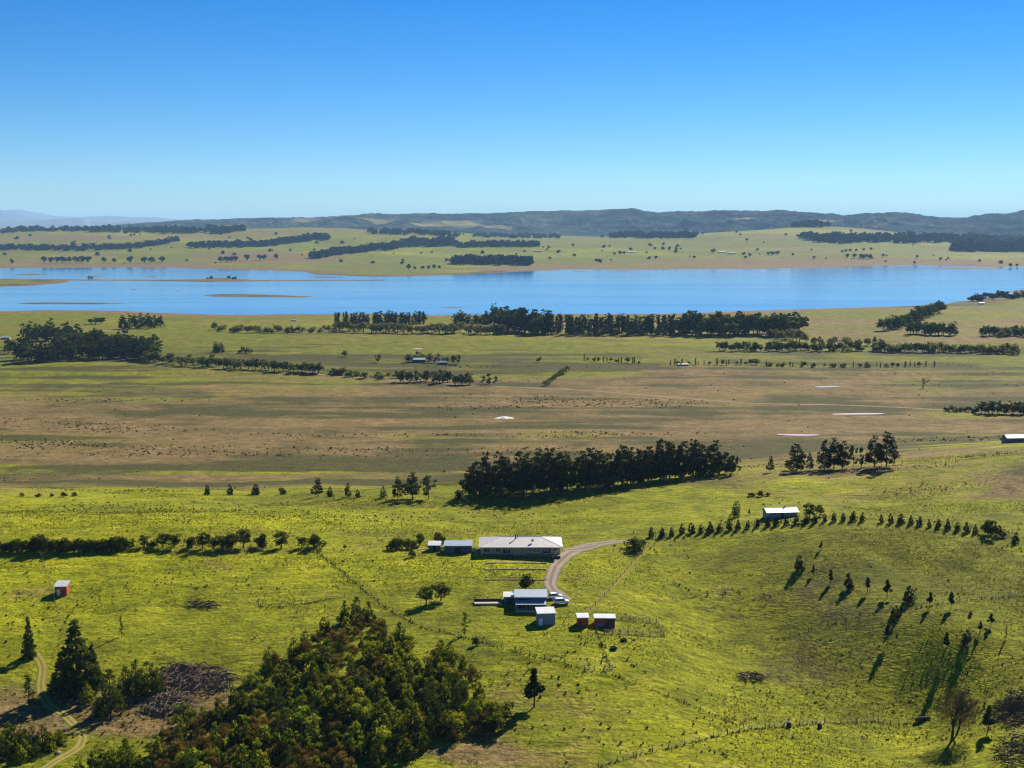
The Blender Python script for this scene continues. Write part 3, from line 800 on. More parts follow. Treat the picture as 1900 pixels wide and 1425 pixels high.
def clump_sprigs(rng, clumps, n, up=0.25, shell=0.55, tint_spread=0.5, top_light=0.12):
    """points and directions on ellipsoidal clumps (x, y, z, rx, rz)"""
    cl = np.array(clumps); w = cl[:, 3] ** 2; k = rng.choice(len(cl), n, p=w / w.sum())
    d = rng.normal(size=(n, 3)); d /= np.linalg.norm(d, axis=1)[:, None]
    r = shell + (1 - shell) * rng.random(n)
    off = d * r[:, None]; off[:, :2] *= cl[k, 3][:, None]; off[:, 2] *= cl[k, 4]
    C = cl[k, :3] + off
    D = d * np.array([1, 1, 0.7]) + rng.normal(size=(n, 3)) * 0.45 + np.array([0, 0, up])
    ct = rng.random(len(cl))
    tint = np.clip(0.5 + (ct[k] - 0.5) * tint_spread + (rng.random(n) - 0.5) * 0.55 + d[:, 2] * top_light, 0, 1)  # upper sides lighter: young growth, plus backlit rim put into the tint
    return C, D, tint
def trunk_mb(pts, r0, r1, n=6, limbs=()):
    mb = MB()
    k = len(pts)
    mb.tube(pts, [r0 + (r1 - r0) * i / (k - 1) for i in range(k)], n)
    for a, b, ra in limbs:
        a, b = Vector(a), Vector(b)
        mid = (a + b) / 2 + Vector((0, 0, -0.04 * (b - a).length))
        mb.tube([a, mid, b], [ra, ra * 0.7, ra * 0.3], max(4, n - 1))
    return mb
def crown_spec(kind, rng):
    """clumps and limbs of a tree of unit height"""
    cl, limbs = [], []
    top = 0.93
    if kind == 'pine':
        z0 = rng.uniform(0.10, 0.2); asym = rng.uniform(0, 6.28)
        for z in np.linspace(z0, 0.95, 11):
            t = (z - z0) / (1 - z0)
            rr = (0.25 * (1 - t) ** 0.65 * (0.55 + 0.45 * min(1, t * 4 + .2))) + 0.02
            nb = 5 if t < 0.7 else 3
            for j in range(nb):
                a = rng.uniform(0, 6.28); q = rr * rng.uniform(0.55, 1.1) * (1 + 0.2 * math.cos(a - asym))
                s = rng.uniform(0.055, 0.09) * (1.1 - 0.5 * t)
                cl.append((q * math.cos(a), q * math.sin(a), z + rng.uniform(-.03, .05), s, s * 0.8))
                if rng.random() < 0.35: limbs.append(((0, 0, z - 0.07), (q * math.cos(a), q * math.sin(a), z), 0.007))
    elif kind == 'conifer':                      # dense, pointed, bushy to the ground
        for z in np.linspace(0.07, 0.93, 12):
            rr = 0.34 * (1 - z) ** 0.5 * rng.uniform(0.8, 1.15)
            for j in range(6 if z < 0.55 else 3):
                a = rng.uniform(0, 6.28); q = rr * rng.uniform(0.35, 1.0); s = 0.075 * (1.2 - 0.55 * z)
                cl.append((q * math.cos(a), q * math.sin(a), z + rng.uniform(-.03, .04), s, s * 1.3))
    elif kind == 'spruce':
        for z in np.linspace(0.06, 0.95, 17):
            rr = 0.27 * (1 - z) ** 0.9 + 0.012
            nb = int(4 + 6 * (1 - z))
            for j in range(nb):
                a = rng.uniform(0, 6.28); q = rr * rng.uniform(0.5, 1.15); s = 0.07 * (1.25 - 0.75 * z)
                cl.append((q * math.cos(a), q * math.sin(a), z - 0.22 * q + rng.uniform(-.015, .015), s, s * 0.6))
    elif kind == 'column':
        for z in np.linspace(0.12, 0.94, 9):
            rr = 0.10 * math.sin(math.pi * min(0.95, z * 0.72 + 0.16)) ** 0.8
            for j in range(3):
                a = rng.uniform(0, 6.28); q = rr * rng.uniform(0.3, 1.0)
                cl.append((q * math.cos(a), q * math.sin(a), z, rng.uniform(.05, .075), .085))
    elif kind == 'round':
        for j in range(27):
            d = rng.normal(size=3); d /= np.linalg.norm(d); q = 0.27 * rng.uniform(.45, 1.05)
            c = (d[0] * q * 1.15, d[1] * q * 1.15, 0.52 + d[2] * q * 1.25); s = rng.uniform(.09, .14)
            cl.append((*c, s, s * .8))
            if j % 2 == 0: limbs.append(((0, 0, 0.28), c, 0.012))
        top = 0.6
    elif kind == 'bush':
        for j in range(16):
            a = rng.uniform(0, 6.28); q = 0.42 * rng.uniform(0, 1) ** .6
            z = 0.17 + 0.6 * rng.random() * (1 - (q / .52) ** 2); s = rng.uniform(.13, .2)
            cl.append((q * math.cos(a), q * math.sin(a), z, s, s * .95))
        top = 0.4
    elif kind == 'gum':
        for j in range(15):
            a = rng.uniform(0, 6.28); q = 0.24 * rng.uniform(.2, 1.05); z = rng.uniform(.2, .92)
            s = rng.uniform(.06, .11); c = (q * math.cos(a), q * math.sin(a), z)
            cl.append((*c, s, s * .65)); limbs.append(((0, 0, z * .55), c, .01))
    elif kind == 'willow':
        for j in range(16):
            a = rng.uniform(0, 6.28); q = 0.34 * rng.uniform(.1, 1.05); z = 0.76 - 0.9 * q * q / .34 + rng.uniform(-.22, .1)
            s = rng.uniform(.09, .15)
            cl.append((q * math.cos(a), q * math.sin(a), max(z - .08, .12), s, s * 1.2))
        top = 0.55
    elif kind == 'sapling':
        z0 = rng.uniform(.3, .42)
        for z in np.linspace(z0, .93, 7):
            t = (z - z0) / (1 - z0); rr = .16 * (1 - t) ** .8
            for j in range(3):
                a = rng.uniform(0, 6.28); q = rr * rng.uniform(.2, 1)
                cl.append((q * math.cos(a), q * math.sin(a), z, .07 * (1.15 - .6 * t), .085))
    elif kind == 'spindle':
        for z in np.linspace(.12, .95, 12):
            for j in range(2):
                a = rng.uniform(0, 6.28); q = .10 * (1.05 - z) * rng.uniform(.4, 1.2)
                cl.append((q * math.cos(a), q * math.sin(a), z, .035, .04))
    return cl, limbs, top
UP = {'pine': .35, 'conifer': .9, 'spruce': .05, 'column': .9, 'round': .2, 'bush': .4, 'gum': -.1, 'willow': -.6, 'sapling': .5, 'spindle': .4}
PROTO = {}
def protos(key, kind, mat, count, n, size, width, split, seed, tr=0.018):
    """count prototypes; split keeps trunk and crown as separate meshes"""
    out = []
    for i in range(count):
        rng = np.random.default_rng(seed * 100 + i)
        cl, limbs, top = crown_spec(kind, rng)
        C, D, tint = clump_sprigs(rng, cl, n, UP[kind], top_light=0.4 if mat in ('conifer', 'rust') else 0.15)
        bend = rng.uniform(-.02, .02, 2)
        tp = [(0, 0, -0.04), (bend[0], bend[1], top * .4), (bend[0]*.5, bend[1]*1.4, top * .75), (0, 0, top)]
        tm = trunk_mb(tp, tr, tr * .25, 6 if split else 4, limbs if split else ())
        sz = size * rng.uniform(.7, 1.3, n)
        if split:
            out.append((tm.mesh('trunk', M['bark']), sprig_mesh('crown', C, D, sz, sz * width, tint, [M[mat]], rng)))
        else:
            out.append((None, sprig_mesh(key, C, D, sz, sz * width, tint, [M[mat], M['bark']], rng, tm)))
    PROTO[key] = out
#       key            kind      leaf     n  quads size  width split seed
protos('pine',        'pine',    'pine',   5, 2100, .050, .5, True, 1, .016)
protos('pine_mid',    'pine',    'pine',   4, 900, .062, .55, True, 2, .016)
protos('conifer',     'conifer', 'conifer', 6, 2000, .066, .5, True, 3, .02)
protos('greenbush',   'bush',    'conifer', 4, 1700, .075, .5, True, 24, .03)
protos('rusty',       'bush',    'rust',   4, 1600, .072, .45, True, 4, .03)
protos('spruce',      'spruce',  'spruce', 4, 3200, .06, .5, True, 5, .02)
protos('round',       'round',   'broad',  3, 1500, .062, .55, True, 6, .03)
protos('bush',        'bush',    'broad',  4, 1100, .095, .5, True, 7, .04)
protos('darkcone',    'conifer', 'spruce', 3, 1100, .070, .42, True, 14, .02)
protos('sapling',     'sapling', 'pine',  5, 800, .075, .5, True, 8, .016)
protos('spindle',     'spindle', 'conifer', 3, 320, .06, .4, True, 9, .012)
protos('young',       'conifer', 'fardark',   4, 900, .09, .5, True, 10, .02)
protos('plain_pine',  'pine',    'pine',   4, 300, .105, .6, False, 11, .02)
protos('plain_round', 'round',   'broad',  4, 260, .135, .65, False, 12, .03)
protos('plain_willow','willow',  'olive',  4, 280, .125, .6, False, 13, .03)
protos('plain_gum',   'gum',     'gum',    4, 280, .115, .6, False, 15, .02)
protos('plain_column','column',  'pine',   4, 220, .10, .5, False, 16, .02)
protos('plain_cone',  'conifer', 'pine',   3, 260, .125, .5, False, 17, .02)
protos('plain_bush',  'bush',    'olive',  4, 200, .20, .6, False, 18, .03)
protos('far_round',   'round',   'fardark', 3, 110, .21, .75, False, 19, .03)
protos('far_bush',    'bush',    'fardark', 3, 100, .30, .8, False, 20, .03)
def plant(key, name, pos, h, label, cat='tree', group=None, wide=1.0, i=None, lean=0.0):
    tr, cr = PROTO[key][R.randrange(len(PROTO[key])) if i is None else i]
    rz = R.uniform(0, 6.28)
    sc = (h * wide * R.uniform(.9, 1.1), h * wide * R.uniform(.9, 1.1), h)
    if tr is None:
        o = link(bpy.data.objects.new(name, cr)); o.location = pos; o.rotation_euler = (0, 0, rz); o.scale = sc
    else:
        o = empty(name, pos, rz); o.scale = sc
        link(bpy.data.objects.new('trunk', tr), o); link(bpy.data.objects.new('crown', cr), o)
    o.rotation_euler.x = lean
    return tag(o, label, cat, group)
def plant_px(key, name, u, v, hpx, label, cat='tree', group=None, wide=1.0, **kw):
    p = spot(u, v)
    return plant(key, name, p, hpx / px_m(p), label, cat, group, wide, **kw)
ORD = 'first second third fourth fifth sixth seventh eighth ninth tenth eleventh twelfth thirteenth fourteenth fifteenth sixteenth seventeenth eighteenth nineteenth twentieth'.split()
TEN = ORD[:9]
ORD += ['twenty-' + o for o in ORD[:9]] + ['thirtieth'] + ['thirty-' + o for o in ORD[:9]] + ['fortieth'] + ['forty-' + o for o in TEN] + ['fiftieth'] + ['fifty-' + o for o in TEN]

# ------------------------------------------------------------------ near trees
# tall pine shelter belt along the ridge
def pine_top(u): return np.interp(u, [868,905,950,1000,1050,1100,1150,1200,1250,1290,1330,1372], [852,848,845,841,836,838,829,825,815,822,826,842])
k = 0
for row, (off, n) in enumerate(((0, 30), (9, 26))):
    for i in range(n):
        u = 874 + (1352 - 874) * (i + R.uniform(-.3, .3) + row * .5) / (n - 1)
        v = float(np.interp(u, [868, 1000, 1100, 1200, 1290, 1372], [924, 918, 909, 897, 886, 879]))
        p = spot(u, v + 1.0)
        if row: p[1] += off; p[0] += off * (u - 950) / FPX; p[2] = gz1(p[0], p[1])
        h = (v - float(pine_top(u)) + R.uniform(-16, 5)) / px_m(p) + (p[2] < -5) * 0
        plant('pine', 'pine_tree', p, h, '%s tall dark pine from left in the %s row of the ridge shelter belt' % (ORD[i], ('front', 'back')[row]), 'tree', 'pines of the ridge shelter belt', R.uniform(.95, 1.2))
for i, (u, v, t) in enumerate(((1345, 880, 838), (1358, 879, 842), (1369, 879, 845))):
    plant_px('plain_gum', 'gum_tree', u, v, v - t, 'thin bare-stemmed tree at the east end of the ridge shelter belt', 'tree', 'thin trees ending the shelter belt', .7)
for u, v, t, key, w, lab in ((1430,877,846,'pine',.85,'small lone pine between the shelter belt and the eastern pine clump'),
    (1478,874,824,'pine',1.5,'leaning broad pine at the west end of the eastern clump'),
    (1502,873,840,'pine',1.0,'low pine filling the gap beside the leaning broad pine'),
    (1530,871,815,'pine',1.1,'tall pine first of the tight trio in the eastern clump'),
    (1547,870,812,'pine',1.1,'tall pine in the middle of the tight trio of the eastern clump'),
    (1563,870,818,'pine',1.05,'tall pine last of the tight trio in the eastern clump'),
    (1583,868,824,'plain_gum',.8,'thin grey-stemmed tree beside the biggest pine of the eastern clump'),
    (1598,868,828,'plain_gum',.8,'thin stemmed tree touching the biggest pine of the eastern clump'),
    (1622,867,808,'pine',1.25,'second biggest pine of the eastern clump'),
    (1645,866,801,'pine',1.35,'biggest darkest pine at the east end of the eastern clump'),
    (590,922,887,'pine',1.1,'dark pine standing alone on the ridge edge, left of the belt'),
    (612,922,903,'young',1.2,'low dark shrub beside the lone ridge edge pine'),
    (645,922,896,'pine',1.0,'slim dark pine on the ridge edge between two gaps'),
    (664,923,908,'young',1.3,'low round shrub beside the slim ridge edge pine'),
    (711,924,901,'column',1.0,'narrow dark conifer on the ridge edge'),
    (738,926,884,'pine',1.0,'first dark pine of the pair west of the shelter belt'),
    (766,926,876,'pine',1.25,'taller dark pine of the pair west of the shelter belt'),
    (795,926,881,'plain_gum',1.2,'olive feathery tree beside the pair of dark pines'),
    (850,926,906,'bushy',1.2,'low feathery shrub at the foot of the shelter belt'),
    (384,919,899,'young',1.1,'first of four small dark conifers along the western ridge'),
    (427,918,898,'young',1.1,'second of four small dark conifers along the western ridge'),
    (474,918,897,'young',1.5,'third of four small dark conifers along the western ridge'),
    (523,918,901,'bushd',1.2,'fourth and roundest dark bush of four along the western ridge')):
    key = {'column': 'darkcone', 'bushy': 'bush', 'bushd': 'bush'}.get(key, key)
    plant_px(key, 'gum_tree' if key == 'plain_gum' else 'pine_tree' if key == 'pine' else 'ridge_shrub', u, v, v - t, lab, 'shrub' if key in ('bush', 'young') else 'tree', None, w)
for u, v, h in ((40,921,8),(72,922,10),(95,922,8),(118,922,11),(138,921,10)):
    plant_px('bush', 'low_bush', u, v, h, 'low dark bush on the far western ridge edge', 'bush', 'bushes on the western ridge edge', 1.3)

# hedge row of bushes on the left
for x, t, b in ((-8,180,248),(28,176,247),(72,175,250),(120,168,248),(182,150,248),(240,155,250),(296,160,250),(358,158,248),(410,160,248),(462,165,248),(518,168,248),(567,165,245),(615,158,242),(662,148,242),(10,190,245),(45,185,248),(95,160,248),(150,175,245),(215,130,248),(262,170,250),(330,150,248),(385,165,245),(435,160,247),(490,165,245),(545,170,247),(590,165,242),(640,150,240),(685,140,240)):
    plant_px('bush', 'hedge_bush', x * .337, 940 + b * .337, (b - t) * .337, 'dark bush in the unbroken western part of the long hedge row', 'bush', 'bushes of the western hedge row', 0.95 + R.random() * .3)
row = ((795,150,222),(840,175,225),(895,148,227),(958,140,227),(1055,163,227),(1115,145,231),(1175,155,236),(1225,150,236),(1275,145,236),(1340,125,228),(1450,145,227),(1550,135,228),(1660,155,228),(1730,140,231))
for i, (x, t, b) in enumerate(row):
    plant_px('bush' if i % 3 == 1 else 'round', 'row_tree', x * .337, 940 + b * .337, (b - t) * .337 * 1.12, '%s spaced dark tree along the hedge row, counted from the west' % ORD[i], 'tree', 'spaced trees of the western row', 1.25)
plant_px('round', 'small_tree', 640, 1020, 11, 'small lone dark tree just past the end of the hedge row', 'tree')

# trees round the long house
zoom = lambda x, y: (680 + x * .2947, 940 + y * .2947)
for x, b, t, key, w, lab in ((190,272,178,'bush',1.5,'broad dark bush farthest west of the house sheds'),(262,262,172,'bush',1.3,'dark bush beside the broad western one by the sheds'),
    (335,245,160,'round',1.3,'dark tree between the western bushes and the little shed'),(455,230,148,'bush',1.2,'dark spreading tree behind the two house sheds'),
    (285,318,262,'bush',1.1,'small dark bush on the lawn in front of the little shed'),
    (1690,270,158,'bush',1.35,'big dark bush where the driveway meets the fence'),
    (1797,198,150,'spindle',1.3,'first tiny dark cypress past the driveway bush'),(1818,197,152,'spindle',1.3,'second tiny dark cypress past the driveway bush'),(1865,197,135,'young',.9,'third slightly taller dark cypress past the driveway bush'),
    (375,614,488,'round',1.15,'western one of two round dark trees on the lawn slope'),(468,590,452,'round',1.15,'eastern one of two round dark trees on the lawn slope'),
    (1005,548,408,'round',1.05,'dark leafy tree just above the blue-roofed shed'),
    (620,805,655,'spindle',1.6,'tall thin dead-looking sapling by the diagonal fence'),(690,872,808,'bush',.9,'small upright bush below the diagonal fence')):
    u, v = zoom(x, b)
    plant_px(key, {'round': 'round_tree', 'bush': 'garden_bush', 'spindle': 'thin_sapling', 'young': 'small_cypress'}[key], u, v, (b - t) * .2947, lab, 'bush' if key == 'bush' else 'tree', None, w)
plant_px('sapling', 'young_gum', 991, 1312, 74, 'lone leafy tree with bent trunk right of the thicket', 'tree', None, 1.35)

# the planted row of small conifers on the right
pts = [(1208,996),(1228,996),(1246,995)] + [(1260 + x * .337, 900 + y * .337) for x, y in ((15,268),(68,265),(120,265),(172,261),(222,254),(275,248),(325,243),(378,238),(432,231),(487,228),(535,223),(590,218),(645,213),(700,211),(748,208),(800,203),(853,201),(903,200),(958,198),(1008,200),(1112,206),(1165,210),(1220,212),(1275,216),(1325,221),(1375,232),(1428,238),(1480,244),(1532,252),(1580,260),(1630,268))]
for i, (u, v) in enumerate(pts):
    plant_px('young', 'young_conifer', u, v, R.uniform(15, 20), '%s little dark conifer of the planted row, counted from the driveway end' % ORD[i], 'tree', 'planted row of little conifers', R.uniform(1.0, 1.35))
for u, v, h, key, w, lab, nm in ((1838,995,36,'bush',1.25,'big dark bush at the far end of the little conifer row','end_bush'),(1858,996,14,'bush',1.2,'low bush tucked against the big bush ending the conifer row','end_bush'),
    (1884,1006,19,'young',1.2,'small dark conifer at the picture edge past the end bush','young_conifer'),(1366,960,32,'darkcone',1.1,'dark pointed conifer beside the white-roofed neighbour house','dark_conifer'),
    (1390,956,12,'sapling',1.0,'tiny sapling between the pointed conifer and the neighbour house','thin_sapling'),(1503,961,30,'round',1.3,'round dark tree at the right end of the neighbour house','round_tree'),(1521,958,24,'round',1.1,'smaller dark tree behind the round one by the neighbour house','round_tree'),
    (1395,921,11,'bush',1.3,'left low dark bush in the paddock above the neighbour house','low_bush'),(1412,921,13,'bush',1.3,'middle low dark bush in the paddock above the neighbour house','low_bush'),(1424,920,9,'bush',1.2,'right low dark bush in the paddock above the neighbour house','low_bush')):
    plant_px(key, nm, u, v, h, lab, 'bush' if key == 'bush' else 'tree', None, w)

# young trees dotted on the right-hand slope
sl = ((783,355,303),(663,472,378),(740,497,432),(833,545,455),(930,568,478),(1037,592,497),(1145,622,508),(1262,645,545),(1380,672,578),(1497,682,578),(1190,735,655),(1150,860,755),(1470,905,800),(1582,872,790),(1657,815,742),(1717,777,698),(1605,722,688),(1270,1005,960),(1030,932,905),(1800,850,760))
for i, (x, b, t) in enumerate(sl):
    key = 'spindle' if i in (17, 18, 19) else ('sapling', 'young', 'sapling')[i % 3]
    plant_px(key, 'slope_tree', 1260 + x * .337, 900 + b * .337, (b - t) * .337 * .92, '%s young tree on the sheep-tracked slope, counted down and rightwards from the top' % ORD[i], 'tree', 'young trees on the eastern slope', 1.3)

# lower left conifers and shrubs
zl = lambda x, y: (x * .2632, 1080 + y * .2632)
for x, b, t, key, w, lab, nm in ((205,535,225,'spruce',.62,'narrow tall spruce beside the farm track','spruce_tree'),(545,775,240,'spruce',1.1,'biggest dark spruce above the track bend','spruce_tree'),
    (655,720,425,'spruce',1.0,'spruce leaning against the biggest one','spruce_tree'),(430,770,520,'spruce',1.2,'low bushy spruce at the left foot of the biggest','spruce_tree'),
    (780,935,605,'darkcone',1.05,'dark column-shaped conifer below the big spruce','dark_conifer'),(855,385,232,'spindle',1.2,'thin sapling casting a long shadow above the brush','thin_sapling'),(205,865,640,'spindle',2.0,'spindly pale sapling left of the track','thin_sapling'),
    (890,775,590,'darkcone',1.2,'first dark shrub of the group beside the brush heap','dark_conifer'),(960,785,545,'darkcone',1.1,'tallest dark shrub of the group beside the brush heap','dark_conifer'),(1040,780,550,'darkcone',1.2,'third dark shrub of the group beside the brush heap','dark_conifer'),(1110,775,600,'darkcone',1.2,'fourth dark shrub of the group, touching the brush heap','dark_conifer'),
    (620,860,720,'conifer',1.3,'low green shrub between the spruce and the column conifer','green_shrub'),(700,935,800,'conifer',1.3,'low green shrub at the foot of the column conifer','green_shrub')):
    u, v = zl(x, b)
    plant_px(key, nm, u, v, (b - t) * .2632, lab, 'shrub' if 'shrub' in lab else 'tree', None, w)
for i, (x, b, h) in enumerate(sorted(((40,1190,45),(100,1165,46),(165,1200,50),(230,1170,44),(300,1160,46),(350,1185,38),(420,1140,30),(60,1120,38),(20,1260,36),(140,1260,34),(250,1240,30)))):
    u, v = zl(x, b)
    plant_px(R.choice(('darkcone', 'conifer')), 'scrub_conifer', u, v, h * .95, '%s dark scrubby conifer from left inside the bend of the farm track' % ORD[i], 'shrub', 'scrub inside the track bend', 1.4)
for i, (x, b, h) in enumerate(sorted(((660,1330,40),(720,1300,34),(790,1330,44),(860,1310,36),(930,1330,40),(1000,1340,36),(560,1350,26),(890,1240,38)))):
    u, v = zl(x, b)
    plant_px('conifer', 'scrub_conifer', u, v, h, '%s green scrubby conifer from left at the bottom edge beside the thicket' % ORD[i], 'shrub', 'scrub along the bottom edge', 1.4)

# the big thicket
from_poly = np.array([(655,1150),(700,1155),(745,1195),(760,1180),(790,1215),(855,1235),(880,1270),(940,1335),(915,1365),(860,1375),(800,1385),(720,1430),(640,1470),(280,1470),(285,1400),(330,1345),(400,1325),(455,1300),(475,1255),(540,1215),(590,1190),(610,1165)], float)
def inside(u, v, poly):
    c = False; n = len(poly)
    for i in range(n):
        (x1, y1), (x2, y2) = poly[i], poly[(i + 1) % n]
        if (y1 > v) != (y2 > v) and u < (x2 - x1) * (v - y1) / (y2 - y1) + x1: c = not c
    return c
pos = []
tries = 0
while len(pos) < 285 and tries < 40000:
    tries += 1
    u, v = R.uniform(270, 950), R.uniform(1140, 1472)
    if not inside(u, v, from_poly): continue
    if any(abs(u - a) / 21 < 1 and abs(v - b) / 8.5 < 1 and ((u - a) / 21) ** 2 + ((v - b) / 8.5) ** 2 < 1 for a, b in pos): continue
    pos.append((u, v))
def zone(u, v):
    r = ('top', 'upper', 'middle', 'lower', 'bottom')[min(4, int((v - 1145) / 58))]
    c = ('far left', 'left', 'centre', 'right', 'far right')[min(4, max(0, int((u - 280) / 132)))]
    return '%s rank of the big thicket, %s part' % (r, c)
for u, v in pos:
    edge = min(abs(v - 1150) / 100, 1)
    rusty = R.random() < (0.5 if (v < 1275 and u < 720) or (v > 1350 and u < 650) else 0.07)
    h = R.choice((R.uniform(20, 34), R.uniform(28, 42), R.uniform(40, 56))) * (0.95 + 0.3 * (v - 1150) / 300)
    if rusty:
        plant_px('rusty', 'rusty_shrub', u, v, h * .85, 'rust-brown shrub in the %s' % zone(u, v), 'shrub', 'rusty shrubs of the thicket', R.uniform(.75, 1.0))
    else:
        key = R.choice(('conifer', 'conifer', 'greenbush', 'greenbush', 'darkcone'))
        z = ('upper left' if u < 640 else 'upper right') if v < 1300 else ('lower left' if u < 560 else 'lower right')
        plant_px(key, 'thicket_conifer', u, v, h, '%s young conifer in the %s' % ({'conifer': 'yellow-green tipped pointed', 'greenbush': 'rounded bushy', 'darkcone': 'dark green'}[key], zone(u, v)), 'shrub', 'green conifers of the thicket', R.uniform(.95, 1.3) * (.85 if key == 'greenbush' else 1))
for u, v, h in ((640,1158,38),(662,1152,40),(684,1156,36),(600,1178,30),(545,1222,34),(742,1200,40),(500,1240,36),(840,1232,24)):
    plant_px('darkcone', 'dark_conifer', u, v, h * 1.15, 'dark conifer standing out on the upper edge of the thicket', 'shrub', 'dark edge conifers', 1.2)

# bare willow and neighbour at the lower right
def bare_tree(name, p, h, label, spread=.5, seed=3, depth=5):
    rng = random.Random(seed)
    root = empty(name, p); tr = MB(); tw = MB()
    def grow(a, d, L, r, lev):
        b = a + d * L
        mid = (a + b) / 2 + Vector((rng.uniform(-1, 1), rng.uniform(-1, 1), 0)) * L * .06
        (tr if lev < 2 else tw).tube([a, mid, b], [max(r, .05), max(r * .85, .045), max(r * .62, .035)], 6 if lev < 2 else 3, cap=False)
        if lev >= depth: return
        for k in range((3 if lev < 4 else 2) if lev else 4):
            nd = (d + Vector((rng.uniform(-1, 1), rng.uniform(-1, 1), rng.uniform(-.15, .45))) * spread * 1.15).normalized()
            grow(b, nd, L * rng.uniform(.62, .82), r * .62, lev + 1)
    grow(Vector((0, 0, -.2)), Vector((.05, 0, 1)).normalized(), h * .22, h * .026, 0)
    grow(Vector((.2, 0, -.2)), Vector((.42, .1, .9)).normalized(), h * .26, h * .02, 1)
    tr.build('trunk', M['bark'], root); tw.build('crown', M['bramble'], root)
    if depth > 5:
        g = np.random.default_rng(seed); n = 2600
        d = g.normal(size=(n, 3)); d /= np.linalg.norm(d, axis=1)[:, None]; q = g.random(n) ** .4
        C = d * q[:, None] * np.array([.36, .36, .26]) * h + np.array([.06 * h, 0, .50 * h])
        C = C[C[:, 2] > .22 * h]; n = len(C)
        D = (C - np.array([.05 * h, 0, .1 * h])) / h + g.normal(size=(n, 3)) * .16
        me = sprig_mesh('twigs', C, D, .07 * h, .006 * h, g.random(n), [M['twig']], g)
        link(bpy.data.objects.new('twigs', me), root)
    return tag(root, label, 'tree')
p = spot(1766, 1374)
bare_tree('bare_willow', p, 118 / px_m(p), 'large leafless willow with fanned branches at lower right', .5, 5, 6)
plant_px('sapling', 'small_tree', 1833, 1358, 50, 'small dark tree just right of the leafless willow', 'tree', None, 1.3)
p = spot(1712, 720)
bare_tree('dead_tree', p, 30 / px_m(p), 'leafless tree alone in the plain beside the pale fields', .7, 11, 4)

# ------------------------------------------------------------------ trees of the plain
def belt(key, name, line, n, hpx, label, group, jit=(4, 3), wide=1.0, cat='tree'):
    L = np.array(line, float)
    seg = np.concatenate([[0], np.cumsum(np.hypot(*np.diff(L, axis=0).T))])
    at_ = []
    for i in range(n):
        s = seg[-1] * (i + .5 + R.uniform(-.4, .4)) / n
        at_.append((np.interp(s, seg, L[:, 0]) + R.uniform(-jit[0], jit[0]), np.interp(s, seg, L[:, 1]) + R.uniform(-jit[1], jit[1])))
    for i, (u, v) in enumerate(sorted(at_)):
        kk = key if isinstance(key, str) else R.choice(key)
        lab = label if n == 1 else ORD[i] + ' ' + label + ' from left'
        plant_px(kk, name, u, v, R.uniform(*hpx), lab, cat, group, wide * 1.15 * R.uniform(.85, 1.15))
DK = ('plain_pine', 'plain_round', 'plain_pine')
belt(DK, 'plain_pine', [(40,634),(100,632),(150,640),(190,646)], 17, (28,38), 'dark tree in the back rows of the western plain wood', 'western plain wood', (6,5), 1.25)
belt(DK, 'plain_pine', [(34,672),(80,670),(150,664),(210,661),(285,664)], 42, (30,42), 'dark tree in the front rows of the western plain wood', 'western plain wood', (5,5), 1.25)
belt(('plain_round', 'plain_pine'), 'plain_pine', [(110,650),(170,650),(230,652),(285,656)], 24, (30,40), 'dark tree in the middle of the western plain wood', 'western plain wood', (6,4), 1.2)
belt('plain_willow', 'willow_tree', [(155,664),(185,664),(215,666),(250,668),(300,672)], 8, (20,27), 'pale olive tree along the front of the western wood', 'pale trees before the western wood', (5,1.5), 1.1)
belt(('plain_willow', 'plain_round'), 'willow_tree', [(270,672),(340,677),(420,683),(500,688),(600,693)], 46, (17,24), 'olive tree along the western stretch of the dirt road', 'olive roadside trees', (4,2.5), 1.15)
belt(('plain_willow', 'plain_bush'), 'roadside_tree', [(610,693),(680,700),(740,704)], 10, (13,19), 'small tree along the dirt road before the farmhouse', 'small roadside trees', (5,3), 1.15)
belt(('plain_round', 'plain_willow', 'plain_gum'), 'roadside_tree', [(740,706),(800,710),(880,713)], 22, (18,26), 'dark tree of the thick roadside clump below the farmhouse', 'roadside clump below the farmhouse', (4,3), 1.1)
belt('plain_gum', 'gum_tree', [(885,713),(925,714)], 4, (16,22), 'thin tree ending the roadside clump', 'thin trees ending the roadside clump', (3,1), .9)
belt('plain_round', 'plain_tree', [(165,602),(190,601)], 4, (12,15), 'dark tree of the small group between wood and shore', 'small group near the western shore', (3,1), 1.2)
belt('plain_pine', 'plain_pine', [(222,613),(245,611),(275,609),(300,606)], 10, (22,29), 'tall dark conifer in the compact clump by the lane', 'compact clump by the lane', (3,2), 1.15)
belt('plain_round', 'plain_tree', [(10,640),(25,652),(14,655)], 4, (14,20), 'dark tree left of the western wood', 'trees left of the western wood', (3,2), 1.1)
belt('plain_cone', 'plain_cypress', [(395,654),(404,654),(414,653)], 3, (17,22), 'dark cone-shaped tree of the trio in the green paddock', 'cone-shaped trio', (1,.5), 1.15)
belt('plain_bush', 'paddock_bush', [(448,655),(466,655)], 3, (13,16), 'dark bush right of the cone-shaped trio', 'bushes by the trio', (1,.5), .8, 'bush')
belt(('plain_bush', 'plain_willow'), 'willow_tree', [(388,612),(420,616),(480,617),(550,616),(625,616)], 26, (12,18), 'olive tree in the low row west of the shore belt', 'low row west of the shore belt', (4,2), 1.0)
belt(('plain_pine', 'plain_column'), 'shore_pine', [(620,602),(680,601),(740,600),(790,602)], 38, (18,24), 'dark conifer in the western end of the shore belt', 'western end of the shore belt', (4,2), 1.1)
belt('plain_willow', 'willow_tree', [(620,614),(700,617),(800,618),(880,619),(950,619)], 54, (16,24), 'pale olive willow along the front of the shore belt', 'willows before the shore belt', (4,2.5), 1.15)
